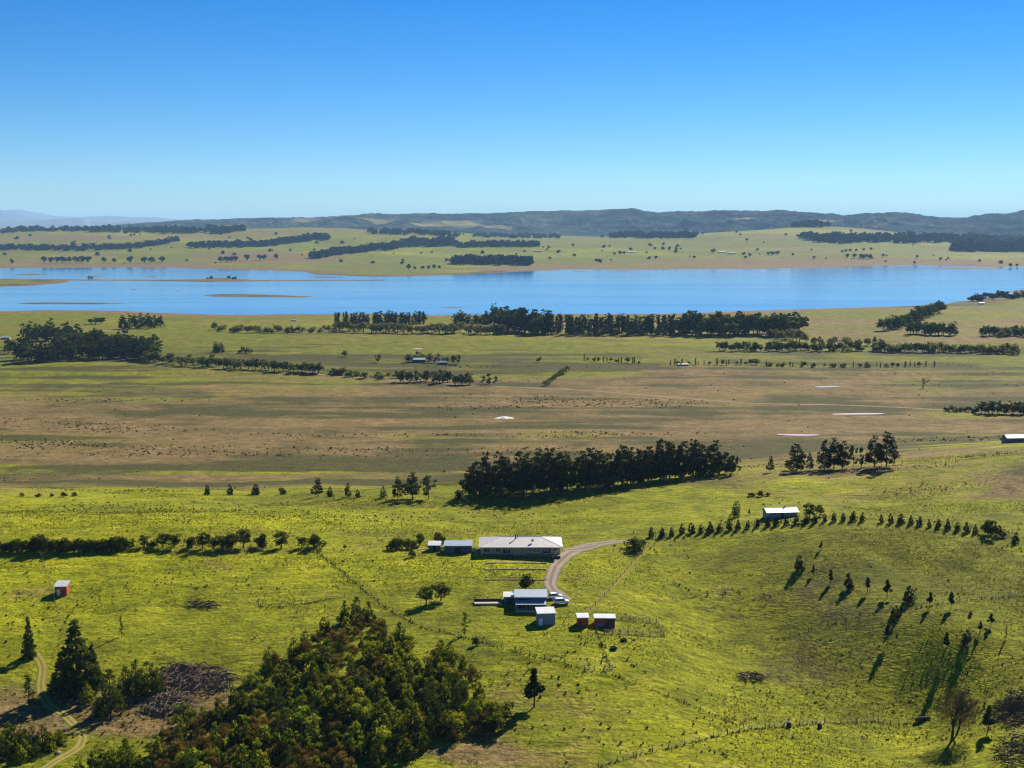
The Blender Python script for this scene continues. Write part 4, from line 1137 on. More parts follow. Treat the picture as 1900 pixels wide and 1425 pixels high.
belt('plain_willow', 'willow_tree', [(846,600),(858,600)], 2, (24,27), 'pale rounded tree rising behind the shore willows', 'pale rounded pair', (1,.5), 1.1)
belt(('plain_round', 'plain_pine'), 'shore_tree', [(840,604),(870,604),(910,606)], 10, (18,30), 'dark tree behind the willows of the shore belt', 'dark trees behind the willows', (4,2), 1.1)
belt(('plain_round', 'plain_pine'), 'shore_tree', [(915,610),(950,612),(985,619),(1020,620)], 26, (34,46), 'large dark tree in the tallest mass of the shore belt', 'tallest mass of the shore belt', (6,4), 1.05)
belt(('plain_column', 'plain_pine', 'plain_column'), 'shore_pine', [(1010,619),(1080,620),(1160,620),(1260,621)], 52, (28,38), 'slim dark tree in the middle of the shore belt', 'slim trees of the shore belt', (4,3), 1.15)
belt('plain_willow', 'willow_tree', [(1085,622),(1150,623),(1220,623),(1300,624)], 14, (13,20), 'low pale tree at the foot of the slim shore belt trees', 'low pale trees before the slim ones', (5,1), 1.1)
belt(('plain_gum', 'plain_round', 'plain_pine'), 'gum_tree', [(1262,620),(1340,621),(1420,621),(1480,619)], 46, (32,48), 'tall ragged gum in the eastern end of the shore belt', 'eastern end of the shore belt', (5,4), 1.2)
belt('plain_willow', 'willow_tree', [(1430,628),(1480,632),(1500,640)], 8, (20,28), 'pale feathery tree below the eastern end of the shore belt', 'pale feathery trees', (4,3), 1.1)
belt(('plain_round', 'plain_bush', 'plain_round'), 'plain_tree', [(1332,650),(1400,651),(1480,651),(1560,652),(1600,651)], 44, (13,21), 'dark rounded tree in the western half of the long plain row', 'long plain row', (4,2), 1.05)
belt(('plain_round', 'plain_willow', 'plain_bush'), 'plain_tree', [(1500,640),(1560,640),(1640,641)], 12, (14,20), 'small tree behind the long plain row', 'trees behind the long plain row', (5,2), 1.0)
belt(('plain_round', 'plain_bush', 'plain_willow'), 'plain_tree', [(1620,653),(1700,653),(1780,654),(1885,656)], 44, (14,23), 'dark rounded tree in the eastern half of the long plain row', 'long plain row', (4,2), 1.05)
belt(('plain_round', 'plain_pine'), 'plain_tree', [(1640,613),(1668,609),(1690,600),(1715,590),(1745,579)], 26, (19,28), 'dark tree in the slanting belt near the eastern shore', 'slanting belt', (3,2), 1.15)
belt(('plain_pine', 'plain_round'), 'plain_pine', [(1685,620),(1720,621),(1772,622)], 16, (22,28), 'dark tree in the block below the slanting belt', 'block below the slanting belt', (3,2), 1.1)
belt(('plain_round', 'plain_bush'), 'plain_tree', [(1818,624),(1860,624),(1905,624)], 16, (16,22), 'dark tree in the block at the right edge of the plain', 'block at the right edge', (3,2), 1.1)
belt(('far_bush', 'plain_round'), 'headland_tree', [(1800,561),(1830,556),(1860,553),(1905,549)], 26, (8,15), 'dark tree on the wooded headland by the lake', 'wooded headland', (5,4), 1.2)
belt(('plain_round', 'plain_column'), 'row_tree', [(1080,670),(1130,672),(1190,676)], 15, (8,14), 'small dark tree in the first stretch of the dotted plain row', 'dotted plain row', (3,1), 1.0)
belt(('plain_round', 'plain_column'), 'row_tree', [(1235,677),(1300,678),(1410,677)], 18, (7,13), 'small dark tree in the middle stretch of the dotted plain row', 'dotted plain row', (3,1), 1.1)
belt(('plain_round', 'plain_column', 'plain_bush'), 'row_tree', [(1415,680),(1500,681),(1600,682),(1735,681)], 30, (7,12), 'small dark tree in the last stretch of the dotted plain row', 'dotted plain row', (3,1), 1.1)
belt('plain_willow', 'hedge_tree', [(1010,718),(1024,708),(1038,698),(1051,688)], 13, (10,13), 'olive tree of the short slanting hedge by the road', 'short slanting hedge', (1,1), 1.2)
belt(('plain_gum', 'plain_willow', 'plain_round'), 'garden_tree', [(752,671),(775,672),(800,671),(828,676),(848,675)], 13, (11,20), 'tree in the garden of the plain farmhouse', 'farmhouse garden trees', (5,2), 1.1)
belt('plain_willow', 'plain_tree', [(636,664),(642,662)], 2, (11,16), 'small lone tree pair left of the farmhouse', 'pair left of the farmhouse', (2,1), .9)
belt('plain_gum', 'plain_tree', [(699,672),(702,672)], 1, (15,17), 'pale ragged tree just left of the farmhouse', None, (1,1), 1.2)
belt('plain_gum', 'plain_tree', [(1000,672),(1002,672)], 1, (13,14), 'lone ragged tree in the middle green paddock', None, (1,1), 1.2)
belt(('plain_round', 'plain_bush'), 'plain_tree', [(1752,763),(1790,764),(1812,765)], 9, (8,14), 'low dark tree in the clump by the dirt road', 'clump by the eastern dirt road', (3,1), 1.1)
belt(('plain_gum', 'plain_round'), 'plain_tree', [(1812,767),(1850,768),(1905,769)], 18, (16,27), 'taller dark tree in the clump by the dirt road', 'clump by the eastern dirt road', (3,1.5), 1.05)

# ------------------------------------------------------------------ across the lake
def far_wood(name, line, n, hpx, label, jit=(4, 2), key='far_bush', wide=1.15):
    """a far belt that reads as one mass: real small trees joined into one object"""
    L = np.array(line, float)
    seg = np.concatenate([[0], np.cumsum(np.hypot(*np.diff(L, axis=0).T))])
    VV, FF, MI, TT, nv = [], [], [], [], 0
    for i in range(n):
        s = seg[-1] * (i + .5 + R.uniform(-.5, .5)) / n
        p = spot(np.interp(s, seg, L[:, 0]) + R.uniform(-jit[0], jit[0]), np.interp(s, seg, L[:, 1]) + R.uniform(-jit[1], jit[1]))
        h = R.uniform(*hpx) * 1.22 / px_m(p)
        me = PROTO[key][R.randrange(3)][1]
        v = np.empty(len(me.vertices) * 3, np.float32); me.vertices.foreach_get('co', v); v = v.reshape(-1, 3)
        f = np.empty(len(me.loops), np.int32); me.loops.foreach_get('vertex_index', f)
        mi = np.empty(len(me.polygons), np.int32); me.polygons.foreach_get('material_index', mi)
        tt = np.empty(len(me.polygons), np.float32); me.attributes['tint'].data.foreach_get('value', tt)
        a = R.uniform(0, 6.28); ca_, sa_ = math.cos(a), math.sin(a)
        q = np.stack([(v[:, 0]*ca_ - v[:, 1]*sa_) * wide, (v[:, 0]*sa_ + v[:, 1]*ca_) * wide, v[:, 2]], 1) * h + p
        VV.append(q); FF.append(f.reshape(-1, 4) + nv); nv += len(v); MI.append(mi); TT.append(tt)
    me = np_mesh(name, np.concatenate(VV), np.concatenate(FF), [M['fardark'], M['bark']], midx=np.concatenate(MI))
    a = me.attributes.new('tint', 'FLOAT', 'FACE'); a.data.foreach_set('value', np.concatenate(TT))
    return tag(link(bpy.data.objects.new(name, me)), label, None, None, 'stuff')
far_wood('far_wood', [(0,463),(90,463),(150,464),(230,461),(290,455),(332,446)], 90, (7,11), 'long dark tree belt above the western far shore')
far_wood('far_wood', [(355,459),(420,458),(490,456),(540,450),(610,442)], 80, (8,12), 'second dark tree belt of the western far paddocks')
far_wood('far_wood', [(580,480),(620,472),(680,466),(738,461)], 60, (10,14), 'dark slanting belt climbing from the far shore')
far_wood('far_wood', [(742,456),(800,454),(842,452)], 50, (9,14), 'dark belt right of the slanting one across the lake', (4,4))
far_wood('far_wood', [(850,458),(920,457),(998,457)], 50, (8,11), 'straight dark belt in the middle of the far paddocks')
far_wood('far_wood', [(840,489),(900,490),(984,491)], 46, (12,17), 'dark wood just above the far shore in the middle')
far_wood('far_wood', [(395,433),(430,430),(450,426)], 26, (7,10), 'short dark belt on the far left rise')
far_wood('far_wood', [(880,438),(930,440),(1040,441)], 50, (5,8), 'thin line of trees at the foot of the middle hills')
far_wood('far_wood', [(1133,440),(1200,441),(1290,440)], 60, (9,12), 'dark plantation strip below the hills')
far_wood('far_wood', [(1397,424),(1450,421),(1545,420)], 70, (9,13), 'dark plantation on the crest of the far green hill', (4,1.5))
far_wood('far_wood', [(1490,443),(1540,447),(1600,447),(1700,447),(1780,446),(1905,450)], 150, (9,15), 'broad dark wood behind the eastern far paddocks', (6,4))
far_wood('far_wood', [(1770,464),(1820,465),(1905,466)], 60, (13,19), 'tall dark wood at the right edge beyond the lake', (4,2))
far_wood('far_wood', [(0,432),(70,428),(150,428),(180,430)], 50, (6,10), 'dark strip of trees on the farthest left paddock', (4,2))
far_wood('far_wood', [(170,428),(260,430),(340,430),(420,426),(470,420)], 110, (6,11), 'dark wood at the left foot of the hills', (6,3))
far_wood('far_wood', [(690,432),(740,434),(800,435),(850,438)], 50, (6,10), 'dark trees along the foot of the hills left of centre', (5,3))
fg = 'single trees along the far shore'
for u, v, h, w, lab in ((82,488,14,1.2,'westernmost of the dark round trees in the first far shore group'),(94,488,14,1.2,None),(106,488,13,1.2,None),(116,488,14,1.2,None),(128,488,14,1.2,None),(140,488,15,1.2,None),(152,488,15,1.2,None),(163,488,15,1.2,None)):
    plant_px('far_round', 'far_tree', u, v, h, 'dark round tree in the first close group on the far shore', 'tree', 'first far shore group', w)
for i, (u, v, h) in enumerate(((192,488,13),(211,488,11),(242,488,15),(268,488,13),(281,488,13),(301,487,13))):
    plant_px('far_round', 'far_tree', u, v, h, '%s spaced dark tree right of the first far shore group' % ORD[i], 'tree', fg, 1.2)
for u, v, h in ((410,487,13),(420,487,13),(429,486,13),(437,486,13)):
    plant_px('far_round', 'far_tree', u, v, h, 'dark tree of the tight foursome on the far shore', 'tree', 'tight far shore foursome', 1.2)
for i, (u, v, h) in enumerate(((459,484,14),(481,483,13),(491,483,13),(513,481,12),(22,490,11),(758,501,13),(841,486,11))):
    plant_px('far_round', 'far_tree', u, v, h, '%s lone dark tree on the far shore past the tight foursome' % ORD[i] if i < 4 else ('lone dark tree at the far left shore', 'lone dark tree on the brown far spit', 'lone slim tree left of the far shore wood')[i - 4], 'tree', fg, 1.1)
for u, v, h in ((785,500,8),(795,500,9),(805,499,10),(815,499,8),(770,500,7)):
    plant_px('far_round', 'far_tree', u, v, h, 'low dark tree beside the brown far spit', 'tree', 'low trees by the far spit', 1.3)
for u, v, h in ((1572,478,9),(1585,479,10),(1597,480,11),(1607,480,11),(1615,480,10),(1570,468,7),(1588,467,7),(1603,466,7),(1616,465,7)):
    plant_px('far_round', 'far_tree', u, v, h, 'round dark tree of the eastern far paddock cluster', 'tree', 'eastern far paddock cluster', 1.2)
for u, v, h in ((1425,474,8),(1432,474,9),(1443,473,9)):
    plant_px('far_round', 'far_tree', u, v, h, 'dark tree of the trio by the far sheds', 'tree', 'trio by the far sheds', 1.2)
for u, v, h in ((1105,485,6),(1115,486,6),(1510,481,7),(1639,477,7),(1533,481,4),(1324,470,10),(1170,466,8),(1150,473,9),(1140,474,7),(1158,473,8),(1215,464,7),(1230,465,9),(1242,465,9),(1255,465,8),(1875,496,9),(1887,495,7)):
    plant_px('far_round', 'far_tree', u, v, h, 'small dark tree dotted over the far paddocks above the lake', 'tree', 'dotted far paddock trees', 1.2)
nz = 0
while nz < 150:
    u, v = R.uniform(0, 1900), R.uniform(430, 492)
    p = spot(u, v)
    if p[1] > 8500 or p[1] < 4300: continue
    nz += 1
    plant('far_bush' if R.random() < .5 else 'far_round', 'far_tree', p, R.uniform(3.5, 8) / px_m(p), 'small dark tree dotted over the far paddocks above the lake', 'tree', 'dotted far paddock trees', 1.2)
for u, v, h in ((385,518,4),(392,517,6),(425,517,7),(432,518,5),(437,518,6),(165,516,5),(170,516,4)):
    plant_px('far_bush', 'island_bush', u, v, h, 'small dark bush on the thin island in the lake', 'bush', 'bushes on the thin island', 1.1)

# ------------------------------------------------------------------ buildings
def window(parent, x, z, w, h, y=0.0, mat_frame='white', rows=1, cols=2):
    """window in a front wall whose face lies at y; x, z its lower left"""
    f = MB()
    t = 0.09
    f.box(x, x + w, y - .07, y + .02, z, z + t); f.box(x, x + w, y - .07, y + .02, z + h - t, z + h)
    for k in range(cols + 1):
        xx = x + (w - t) * k / cols
        f.box(xx, xx + t, y - .068, y + .02, z + t, z + h - t)
    wf = f.build('window', M[mat_frame], parent)
    for k in range(cols):
        x0 = x + (w - t) * k / cols + t; x1 = x + (w - t) * (k + 1) / cols
        MB().box(x0, x1, y - .03, y + .015, z + t, z + h - t).build('pane', M['glass'], wf)
    return wf
def shed(name, label, u, v, w, d, h, roof='skillion', wall='slate', roofm='white_roof', rise=.6, rz=0.0, cat='shed', over=.25, door=None, back_high=True, base=1.2, two_tone=None):
    """u, v: foot of the middle of the front wall; the front faces the viewer"""
    p = spot(u, v)
    o = empty(name, p, rz); tag(o, label, cat)
    hb = h + (rise if roof == 'skillion' and back_high else -rise if roof == 'skillion' else 0)
    mb = MB()
    x0, x1 = -w/2, w/2
    if roof == 'gable':
        mb.poly([(x0,0,-base),(x1,0,-base),(x1,d,-base),(x0,d,-base),(x0,0,h),(x1,0,h),(x1,d,h),(x0,d,h),(x0,d/2,h+rise),(x1,d/2,h+rise)],
                [(3,2,1,0),(0,1,5,4),(2,3,7,6),(1,2,6,9,5),(3,0,4,8,7),(4,5,9,8),(6,7,8,9)])
    else:
        mb.poly([(x0,0,-base),(x1,0,-base),(x1,d,-base),(x0,d,-base),(x0,0,h),(x1,0,h),(x1,d,hb),(x0,d,hb)],
                [(3,2,1,0),(4,5,6,7),(0,1,5,4),(1,2,6,5),(2,3,7,6),(3,0,4,7)])
    mb.build('wall', M[wall], o)
    if two_tone:
        MB().box(x0 + w * .55, x1 - .02, -.04, .01, .05, h - .05).build('wall_panel', M[two_tone], o)
    e = over
    if roof == 'gable':
        s = rise / (d / 2); ze = h - s * e + .03
        rf = MB()
        rf.slab((x0-e,-e,ze+.1),(x1+e,-e,ze+.1),(x1+e,d/2,h+rise+.13),(x0-e,d/2,h+rise+.13),.1)
        rf.slab((x1+e,d+e,ze+.1),(x0-e,d+e,ze+.1),(x0-e,d/2,h+rise+.13),(x1+e,d/2,h+rise+.13),.1)
        r_ = rf.build('roof', M[roofm], o)
        MB().box(x0-e, x1+e, d/2-.14, d/2+.14, h+rise+.12, h+rise+.19).build('ridge_cap', M[roofm], r_)
    else:
        s = (hb - h) / d
        rf = MB().slab((x0-e,-e,h-s*e+.14),(x1+e,-e,h-s*e+.14),(x1+e,d+e,hb+s*e+.14),(x0-e,d+e,hb+s*e+.14),.12)
        r_ = rf.build('roof', M[roofm], o)
    MB().box(x0-e-.02, x1+e+.02, -e-.13, -e-.005, (ze if roof == 'gable' else h - s*e) - .04, (ze if roof == 'gable' else h - s*e) + .1).build('gutter', M['white'], r_)
    if door:
        dx, dw, dh, dm = door
        dr = MB().box(dx, dx + dw, -.05, .01, .02, dh).build('door', M[dm], o)
        MB().box(dx + dw - .25, dx + dw - .15, -.11, -.051, dh*.45, dh*.52).build('handle', M['metal'], dr)
    return o

# the long main house
p = spot(966, 1033)
S = 1.0 / px_m(p)
W = 158 * S; D = 12.5; Hh = 3.5
house = empty('house', p, 0.0)
tag(house, 'long low brick house with a pale grey hipped iron roof above the lawn', 'house')
x0, x1 = -W/2 + .9, W/2 - .9
MB().box(x0, x1, 1.4, D, .5, Hh).build('wall', M['brick'], house)
MB().box(x0 + .15, x1 - .15, 1.55, D - .15, -1.5, .499).build('foundation', M['concrete'], house)
deck = MB().box(x0, x1, -.6, 1.395, .28, .46).build('verandah_deck', M['timber'], house)
MB().box(x0 + .02, x1 - .02, -.55, -.45, -1.2, .279).build('skirt_board', M['dark_timber'], deck)
e = .75; xl, xr, yf, yb = x0 - e, x1 + e, -1.0, D + e
zr = Hh + 1.85; ze = Hh + .02; run = (yb - yf) / 2; ym = (yf + yb) / 2
hl, hr = xl + run * 1.0, xr - run * 1.0
rf = MB()
rf.poly([(xl,yf,ze),(xr,yf,ze),(xr,yb,ze),(xl,yb,ze),(hl,ym,zr),(hr,ym,zr),(xl,yf,ze-.12),(xr,yf,ze-.12),(xr,yb,ze-.12),(xl,yb,ze-.12)],
        [(0,1,5,4),(1,2,5),(2,3,4,5),(3,0,4),(9,8,7,6),(0,6,7,1),(1,7,8,2),(2,8,9,3),(3,9,6,0)])
roof = rf.build('roof', M['roof'], house)
MB().tube([(hl, ym, zr + .02), (hr, ym, zr + .02)], .12, 6).build('ridge_cap', M['white'], roof)
for a, b in (((xl, yf, ze), (hl, ym, zr)), ((xr, yf, ze), (hr, ym, zr))):
    MB().tube([a, b], .09, 6).build('hip_cap', M['white'], roof)
MB().box(xl - .12, xr + .12, yf - .14, yf - .004, ze - .2, ze + .03).build('gutter', M['white'], roof)
fl = MB().tube([(-W*.06, ym - 1.6, zr - .9), (-W*.06, ym - 1.6, zr + 1.0)], .19, 8).build('chimney_flue', M['dark'], roof)
MB().tube([(-W*.06, ym - 1.6, zr + 1.02), (-W*.06, ym - 1.6, zr + 1.2)], .3, 8).build('cowl', M['dark'], fl)
MB().tube([(-W*.035, ym - .4, zr - .2), (-W*.035, ym - .4, zr + .9)], .12, 8).build('vent_pipe', M['dark'], roof)
zz = ze + (zr - ze) * (.45)
MB().poly([(W*.04,yf+run*.36,zz-.35),(W*.04+.06,yf+run*.36,zz-.35),(W*.04+.06,yf+run*.62,zz+.32),(W*.04,yf+run*.62,zz+.32)],[(0,1,2,3)]).build('flashing', M['dark_timber'], roof, loc=(0, 0, .05))
dsh = MB()
for k in range(9):
    a0 = 6.283 * k / 9; a1 = 6.283 * (k + 1) / 9
    dsh.poly([(0, .12, 0), (.55*math.cos(a0), 0, .55*math.sin(a0)), (.55*math.cos(a1), 0, .55*math.sin(a1))], [(0, 1, 2)])
dish = dsh.build('satellite_dish', M['white'], roof, loc=(W * .14, yf + run * .42, zz + .75))
MB().tube([(0, .1, -1.1), (0, .12, 0)], .05, 5).build('dish_arm', M['metal'], dish)
for k in range(9):
    x = x0 + .2 + (x1 - x0 - .4) * k / 8
    if abs(x) < 1.2: continue
    MB().box(x - .07, x + .07, -.5, -.36, .461, ze - .125).build('verandah_post', M['white' if k in (0, 8) else 'timber'], house)
for x, w, h, c in ((x0+1.0,2.2,1.5,2),(x0+4.9,1.6,1.5,2),(x0+7.3,2.6,2.1,3),(x1-9.0,2.2,1.5,2),(x1-6.0,2.6,2.1,3),(x1-2.6,1.6,1.4,2)):
    window(house, x, 2.75 - h, w, h, 1.4, 'white', 1, c)
# porch window surround in the middle
pf = MB()
pf.box(-2.1, -1.95, -.75, -.6, .2, 3.1); pf.box(1.15, 1.3, -.75, -.6, .2, 3.1); pf.box(-2.1, 1.3, -.752, -.598, 3.101, 3.25); pf.box(-2.1, 1.3, -.752, -.598, .9, 1.05)
pf.build('porch_frame', M['tan_timber'], house)
dr = MB().box(-1.0, 0.1, 1.33, 1.39, .47, 2.6).build('door', M['tan_timber'], house)
MB().box(-.12, -.04, 1.25, 1.329, 1.4, 1.52).build('handle', M['metal'], dr)
st = MB()
for k in range(5): st.box(x0 - 1.5, x0 - .05, -.6 - .3 * (k + 1), -.6 - .3 * k - .002, -.9, .3 - .19 * k)
st.build('steps', M['timber'], house)
MB().tube([(x0 - 1.5, -1.9, -.8), (x0 - 1.5, -1.9, 1.3), (x0 - 1.5, -.6, 2.0)], .05, 5).build('stair_rail', M['white'], house)
rb = MB().tube([(x1 - 3.0, -.6, -.9), (x1 - 1.2, -.6, 2.2)], .07, 5).build('brace', M['white'], house)

shed('garden_shed', 'wide dark slate shed with pale roof just left of the long house', 850, 1027, 51*S, 4.5, 2.7, 'skillion', 'slate', 'blue_roof', .5, door=(-1.2, 2.2, 2.1, 'dark'))
shed('garden_shed', 'little dark shed with a white roof, leftmost beside the house', 806, 1023, 22*S, 3.6, 2.1, 'skillion', 'slate', 'white_roof', .45, door=(-.5, 1.0, 1.9, 'dark'))
# pale link fence panels between the sheds and the house
for i, (u, v, lab) in enumerate(((821, 1022, 'short pale timber screen between the two garden sheds'), (880, 1024, 'short pale timber screen between garden shed and house'))):
    q = spot(u, v); o = empty('timber_screen', q); tag(o, lab, 'screen')
    for k in range(4): MB().box(-.8 + .4 * k, -.45 + .4 * k, 0, .06, 0, 1.4).build('board', M['tan_timber'], o)
    MB().box(-.85, .85, .061, .12, .9, 1.0).build('rail', M['timber'], o)

# lower sheds
sb = shed('workshop_shed', 'blue-grey skillion-roofed workshop shed at the foot of the driveway', 985, 1129, 9.3, 5.4, 3.5, 'skillion', 'slate', 'blue_roof', .6, door=(-3.6, 3.0, 2.9, 'dark'))
MB().box(-4.5, 4.4, -2.6, -.06, -.6, .12).build('slab', M['concrete'], sb)
MB().slab((-4.6,-2.7,2.0),(4.5,-2.7,2.0),(4.5,-.052,2.5),(-4.6,-.052,2.5),.08).build('awning', M['blue_roof'], sb)
for xx in (-4.4, -1.4, 1.5, 4.3): MB().box(xx - .06, xx + .06, -2.6, -2.48, .121, 1.94).build('awning_post', M['metal'], sb)
shed('lean_to_shed', 'low dark lean-to with white roof on the left of the workshop', 947, 1120, 3.8, 3.6, 2.1, 'skillion', 'slate', 'white_roof', .35, door=(-.9, 1.6, 1.8, 'dark'))
shed('white_roofed_shed', 'boxy grey shed with a bright white roof below the workshop', 1014, 1160, 5.0, 4.6, 3.5, 'skillion', 'grey_wall', 'white_roof', .3, .10, door=(-2.2, 1.1, 2.0, 'white'))
rs = shed('red_shed', 'small red iron shed beside the larger red one', 1082, 1163, 3.0, 3.0, 2.7, 'skillion', 'red', 'white_roof', .25, .08, door=(-1.2, .9, 1.9, 'darkred'))
rc = shed('red_shed', 'longer red and black iron shed with a thin white roof edge', 1122, 1163, 5.8, 2.8, 2.6, 'skillion', 'red', 'white_roof', .2, -.02, two_tone='darkred', door=(-1.9, 1.4, 1.0, 'grey_wall'))
shed('red_hut', 'lone red hut with a bright white roof in the western paddock', 113, 1105, 3.6, 3.4, 2.9, 'skillion', 'red', 'white_roof', .7, .06, door=(-1.2, 1.0, 1.9, 'white'))
nb = shed('neighbour_house', 'pale-roofed long house behind the little conifer row', 1452, 961, 11.4, 5.6, 2.2, 'gable', 'grey_wall', 'white_roof', 1.0, .12, 'house', .5, door=(-.6, 1.0, 2.1, 'dark'))
for x in (-5.2, -3.0, 1.2, 3.6): window(nb, x, .9, 1.5, 1.1, 0, 'white')
MB().box(1.5, 2.0, 2.8, 3.3, 2.6, 4.0).build('chimney', M['brick'], nb)
shed('hay_shed', 'long shed with white roof at the right edge beyond the ridge', 1888, 822, 12.5, 7.0, 3.0, 'gable', 'slate', 'white_roof', 1.5, .1, 'shed', .3)
for u, v, w, h, lab, wl, rm, nm in ((777, 673, 13, 3.2, 'plain farmhouse with pale roof among garden trees', 'slate', 'white_roof', 'farmhouse'), (821, 677, 9, 2.6, 'dark low shed right of the plain farmhouse', 'slate', 'blue_roof', 'farm_shed'),
    (928, 618, 10, 4.0, 'tiny pinkish building at the foot of the shore belt', 'brick', 'roof', 'farm_shed'), (545, 596, 8, 2.0, 'tiny white shed on the shore paddock', 'white', 'white_roof', 'farm_shed'),
    (1268, 679, 10, 1.6, 'low pale shed at the start of the dotted tree row', 'grey_wall', 'roof', 'farm_shed'), (10, 630, 10, 2.6, 'pale house beside the western plain wood', 'brick', 'white_roof', 'farmhouse'),
    (1173, 469, 34, 4.5, 'far white-roofed farm shed across the lake in the middle', 'white', 'white_roof', 'far_shed'), (1340, 469, 28, 4.0, 'far farm shed with white walls across the lake, first of two', 'white', 'white_roof', 'far_shed'), (1358, 471, 26, 3.5, 'far farm shed across the lake, second of two', 'grey_wall', 'white_roof', 'far_shed'),
    (998, 467, 30, 4.0, 'far reddish farmhouse above the far shore wood', 'brick', 'roof', 'far_house'), (1822, 565, 9, 2.8, 'tiny white house below the wooded headland', 'white', 'white_roof', 'farmhouse')):
    shed(nm, lab, u, v, w, w * .5, h, 'gable', wl, rm, h * .45, .1, 'house' if 'house' in nm else 'shed', .4)
ra = spot(790, 664)
# ramp deck left of the workshop
q = spot(905, 1117); o = empty('timber_ramp', q, 0.03); tag(o, 'long low timber loading ramp left of the workshop', 'ramp')
k1 = 1 / px_m(q)
MB().box(-25*k1, 25*k1, 0, .25, -.4, 1.0).build('retaining_wall', M['dark_timber'], o)
MB().slab((-25*k1,-2.2,.25),(25*k1,-2.2,.25),(25*k1,-.01,.3),(-25*k1,-.01,.3),.5).build('deck', M['tan_timber'], o)
for xx in (-25*k1, 0, 25*k1): MB().box(xx - .08, xx + .08, .251, .4, -.3, 1.5).build('post', M['dark_timber'], o)

# garden terrace edges below the house
for i, (v, ua, ub, lab) in enumerate(((1046, 903, 1014, 'topmost dark sleeper terrace edge below the house'), (1058, 898, 1013, 'middle dark sleeper terrace edge below the house'), (1077, 900, 1016, 'lowest dark sleeper terrace edge below the house'))):
    a, b = spot(ua, v), spot(ub, v)
    c = (a + b) / 2; L = float(np.hypot(*(b - a)[:2])); o = empty('terrace_edge', c, math.atan2(b[1]-a[1], b[0]-a[0])); tag(o, lab, 'terrace edge', 'terrace edges below the house')
    n = 6
    for k in range(n):
        xa = -L/2 + L*k/n
        xm = xa + L/n/2; zz = gz1(c[0] + xm*math.cos(o.rotation_euler.z), c[1] + xm*math.sin(o.rotation_euler.z)) - c[2]
        MB().box(xa + .03, xa + L/n - .03, 0, .3, zz - .4, zz + .28).build('sleeper', M['timber'], o)

# ------------------------------------------------------------------ parked cars
def car(name, u, v, rz, label, long=4.6):
    p = spot(u, v); p[2] += .16
    o = empty(name, p, rz); tag(o, label, 'car')
    W2 = .92; L2 = long / 2
    prof = [(-L2,.42),(-L2,.95),(-L2+.25,1.05),(-L2+.5,1.1),(L2-1.25,1.08),(L2-.2,.95),(L2,.75),(L2,.42)]
    n = len(prof); mb = MB()
    V = [(x, -W2, z) for x, z in prof] + [(x, W2, z) for x, z in prof]
    mb.poly(V, [tuple(range(n)), tuple(range(2*n-1, n-1, -1))] + [(i, i+n, (i+1)%n+n, (i+1)%n) for i in range(n)])
    body = mb.build('body', M['carpaint'], o)
    md = body.modifiers.new('edge', 'BEVEL'); md.width = .06; md.segments = 2
    lo = [(-L2+.3,-W2+.05,1.06),(L2-1.2,-W2+.05,1.06),(L2-1.2,W2-.05,1.06),(-L2+.3,W2-.05,1.06)]
    up = [(-L2+.55,-W2+.2,1.68),(L2-2.0,-W2+.2,1.68),(L2-2.0,W2-.2,1.68),(-L2+.55,W2-.2,1.68)]
    cab = MB().poly(lo + up, [(0,1,5,4),(1,2,6,5),(2,3,7,6),(3,0,4,7)]).build('cabin_glass', M['glass'], o)
    MB().slab((-L2+.5,-W2+.17,1.76),(L2-1.95,-W2+.17,1.76),(L2-1.95,W2-.17,1.76),(-L2+.5,W2-.17,1.76),.085).build('roof', M['carpaint'], o)
    for x in (-L2+.42, -.15, L2-1.5):
        for sgn in (-1, 1):
            MB().tube([(x if x > -1 else x, sgn*(W2-.05), 1.05), (x + (.1 if x < 0 else -.5), sgn*(W2-.19), 1.7)], .045, 4).build('pillar', M['carpaint'], cab)
    for sx in (-L2+.85, L2-.9):
        for sgn in (-1, 1):
            wh = MB().tube([(sx, sgn*(W2-.2), .2), (sx, sgn*(W2+.02), .2)], .36, 14).build('wheel', M['rubber'], o)
            MB().tube([(sx, sgn*(W2+.021), .2), (sx, sgn*(W2+.05), .2)], .2, 10).build('rim', M['metal'], wh)
    for sgn in (-1, 1):
        MB().box(L2-.01, L2+.03, sgn*.62-.16, sgn*.62+.16, .68, .84).build('headlight', M['lamp_clear'], o)
        MB().box(-L2-.03, -L2+.01, sgn*.68-.12, sgn*.68+.12, .7, .95).build('tail_light', M['lamp_red'], o)
    MB().box(L2-.02, L2+.05, -W2+.1, W2-.1, .4, .56).build('bumper', M['dark'], o)
    return o
car('parked_car', 1031, 1111, .35, 'white car parked closer to the workshop on the gravel', 4.4)
car('parked_car', 1042, 1121, .15, 'white car parked nearer the grass at the end of the driveway', 4.7)

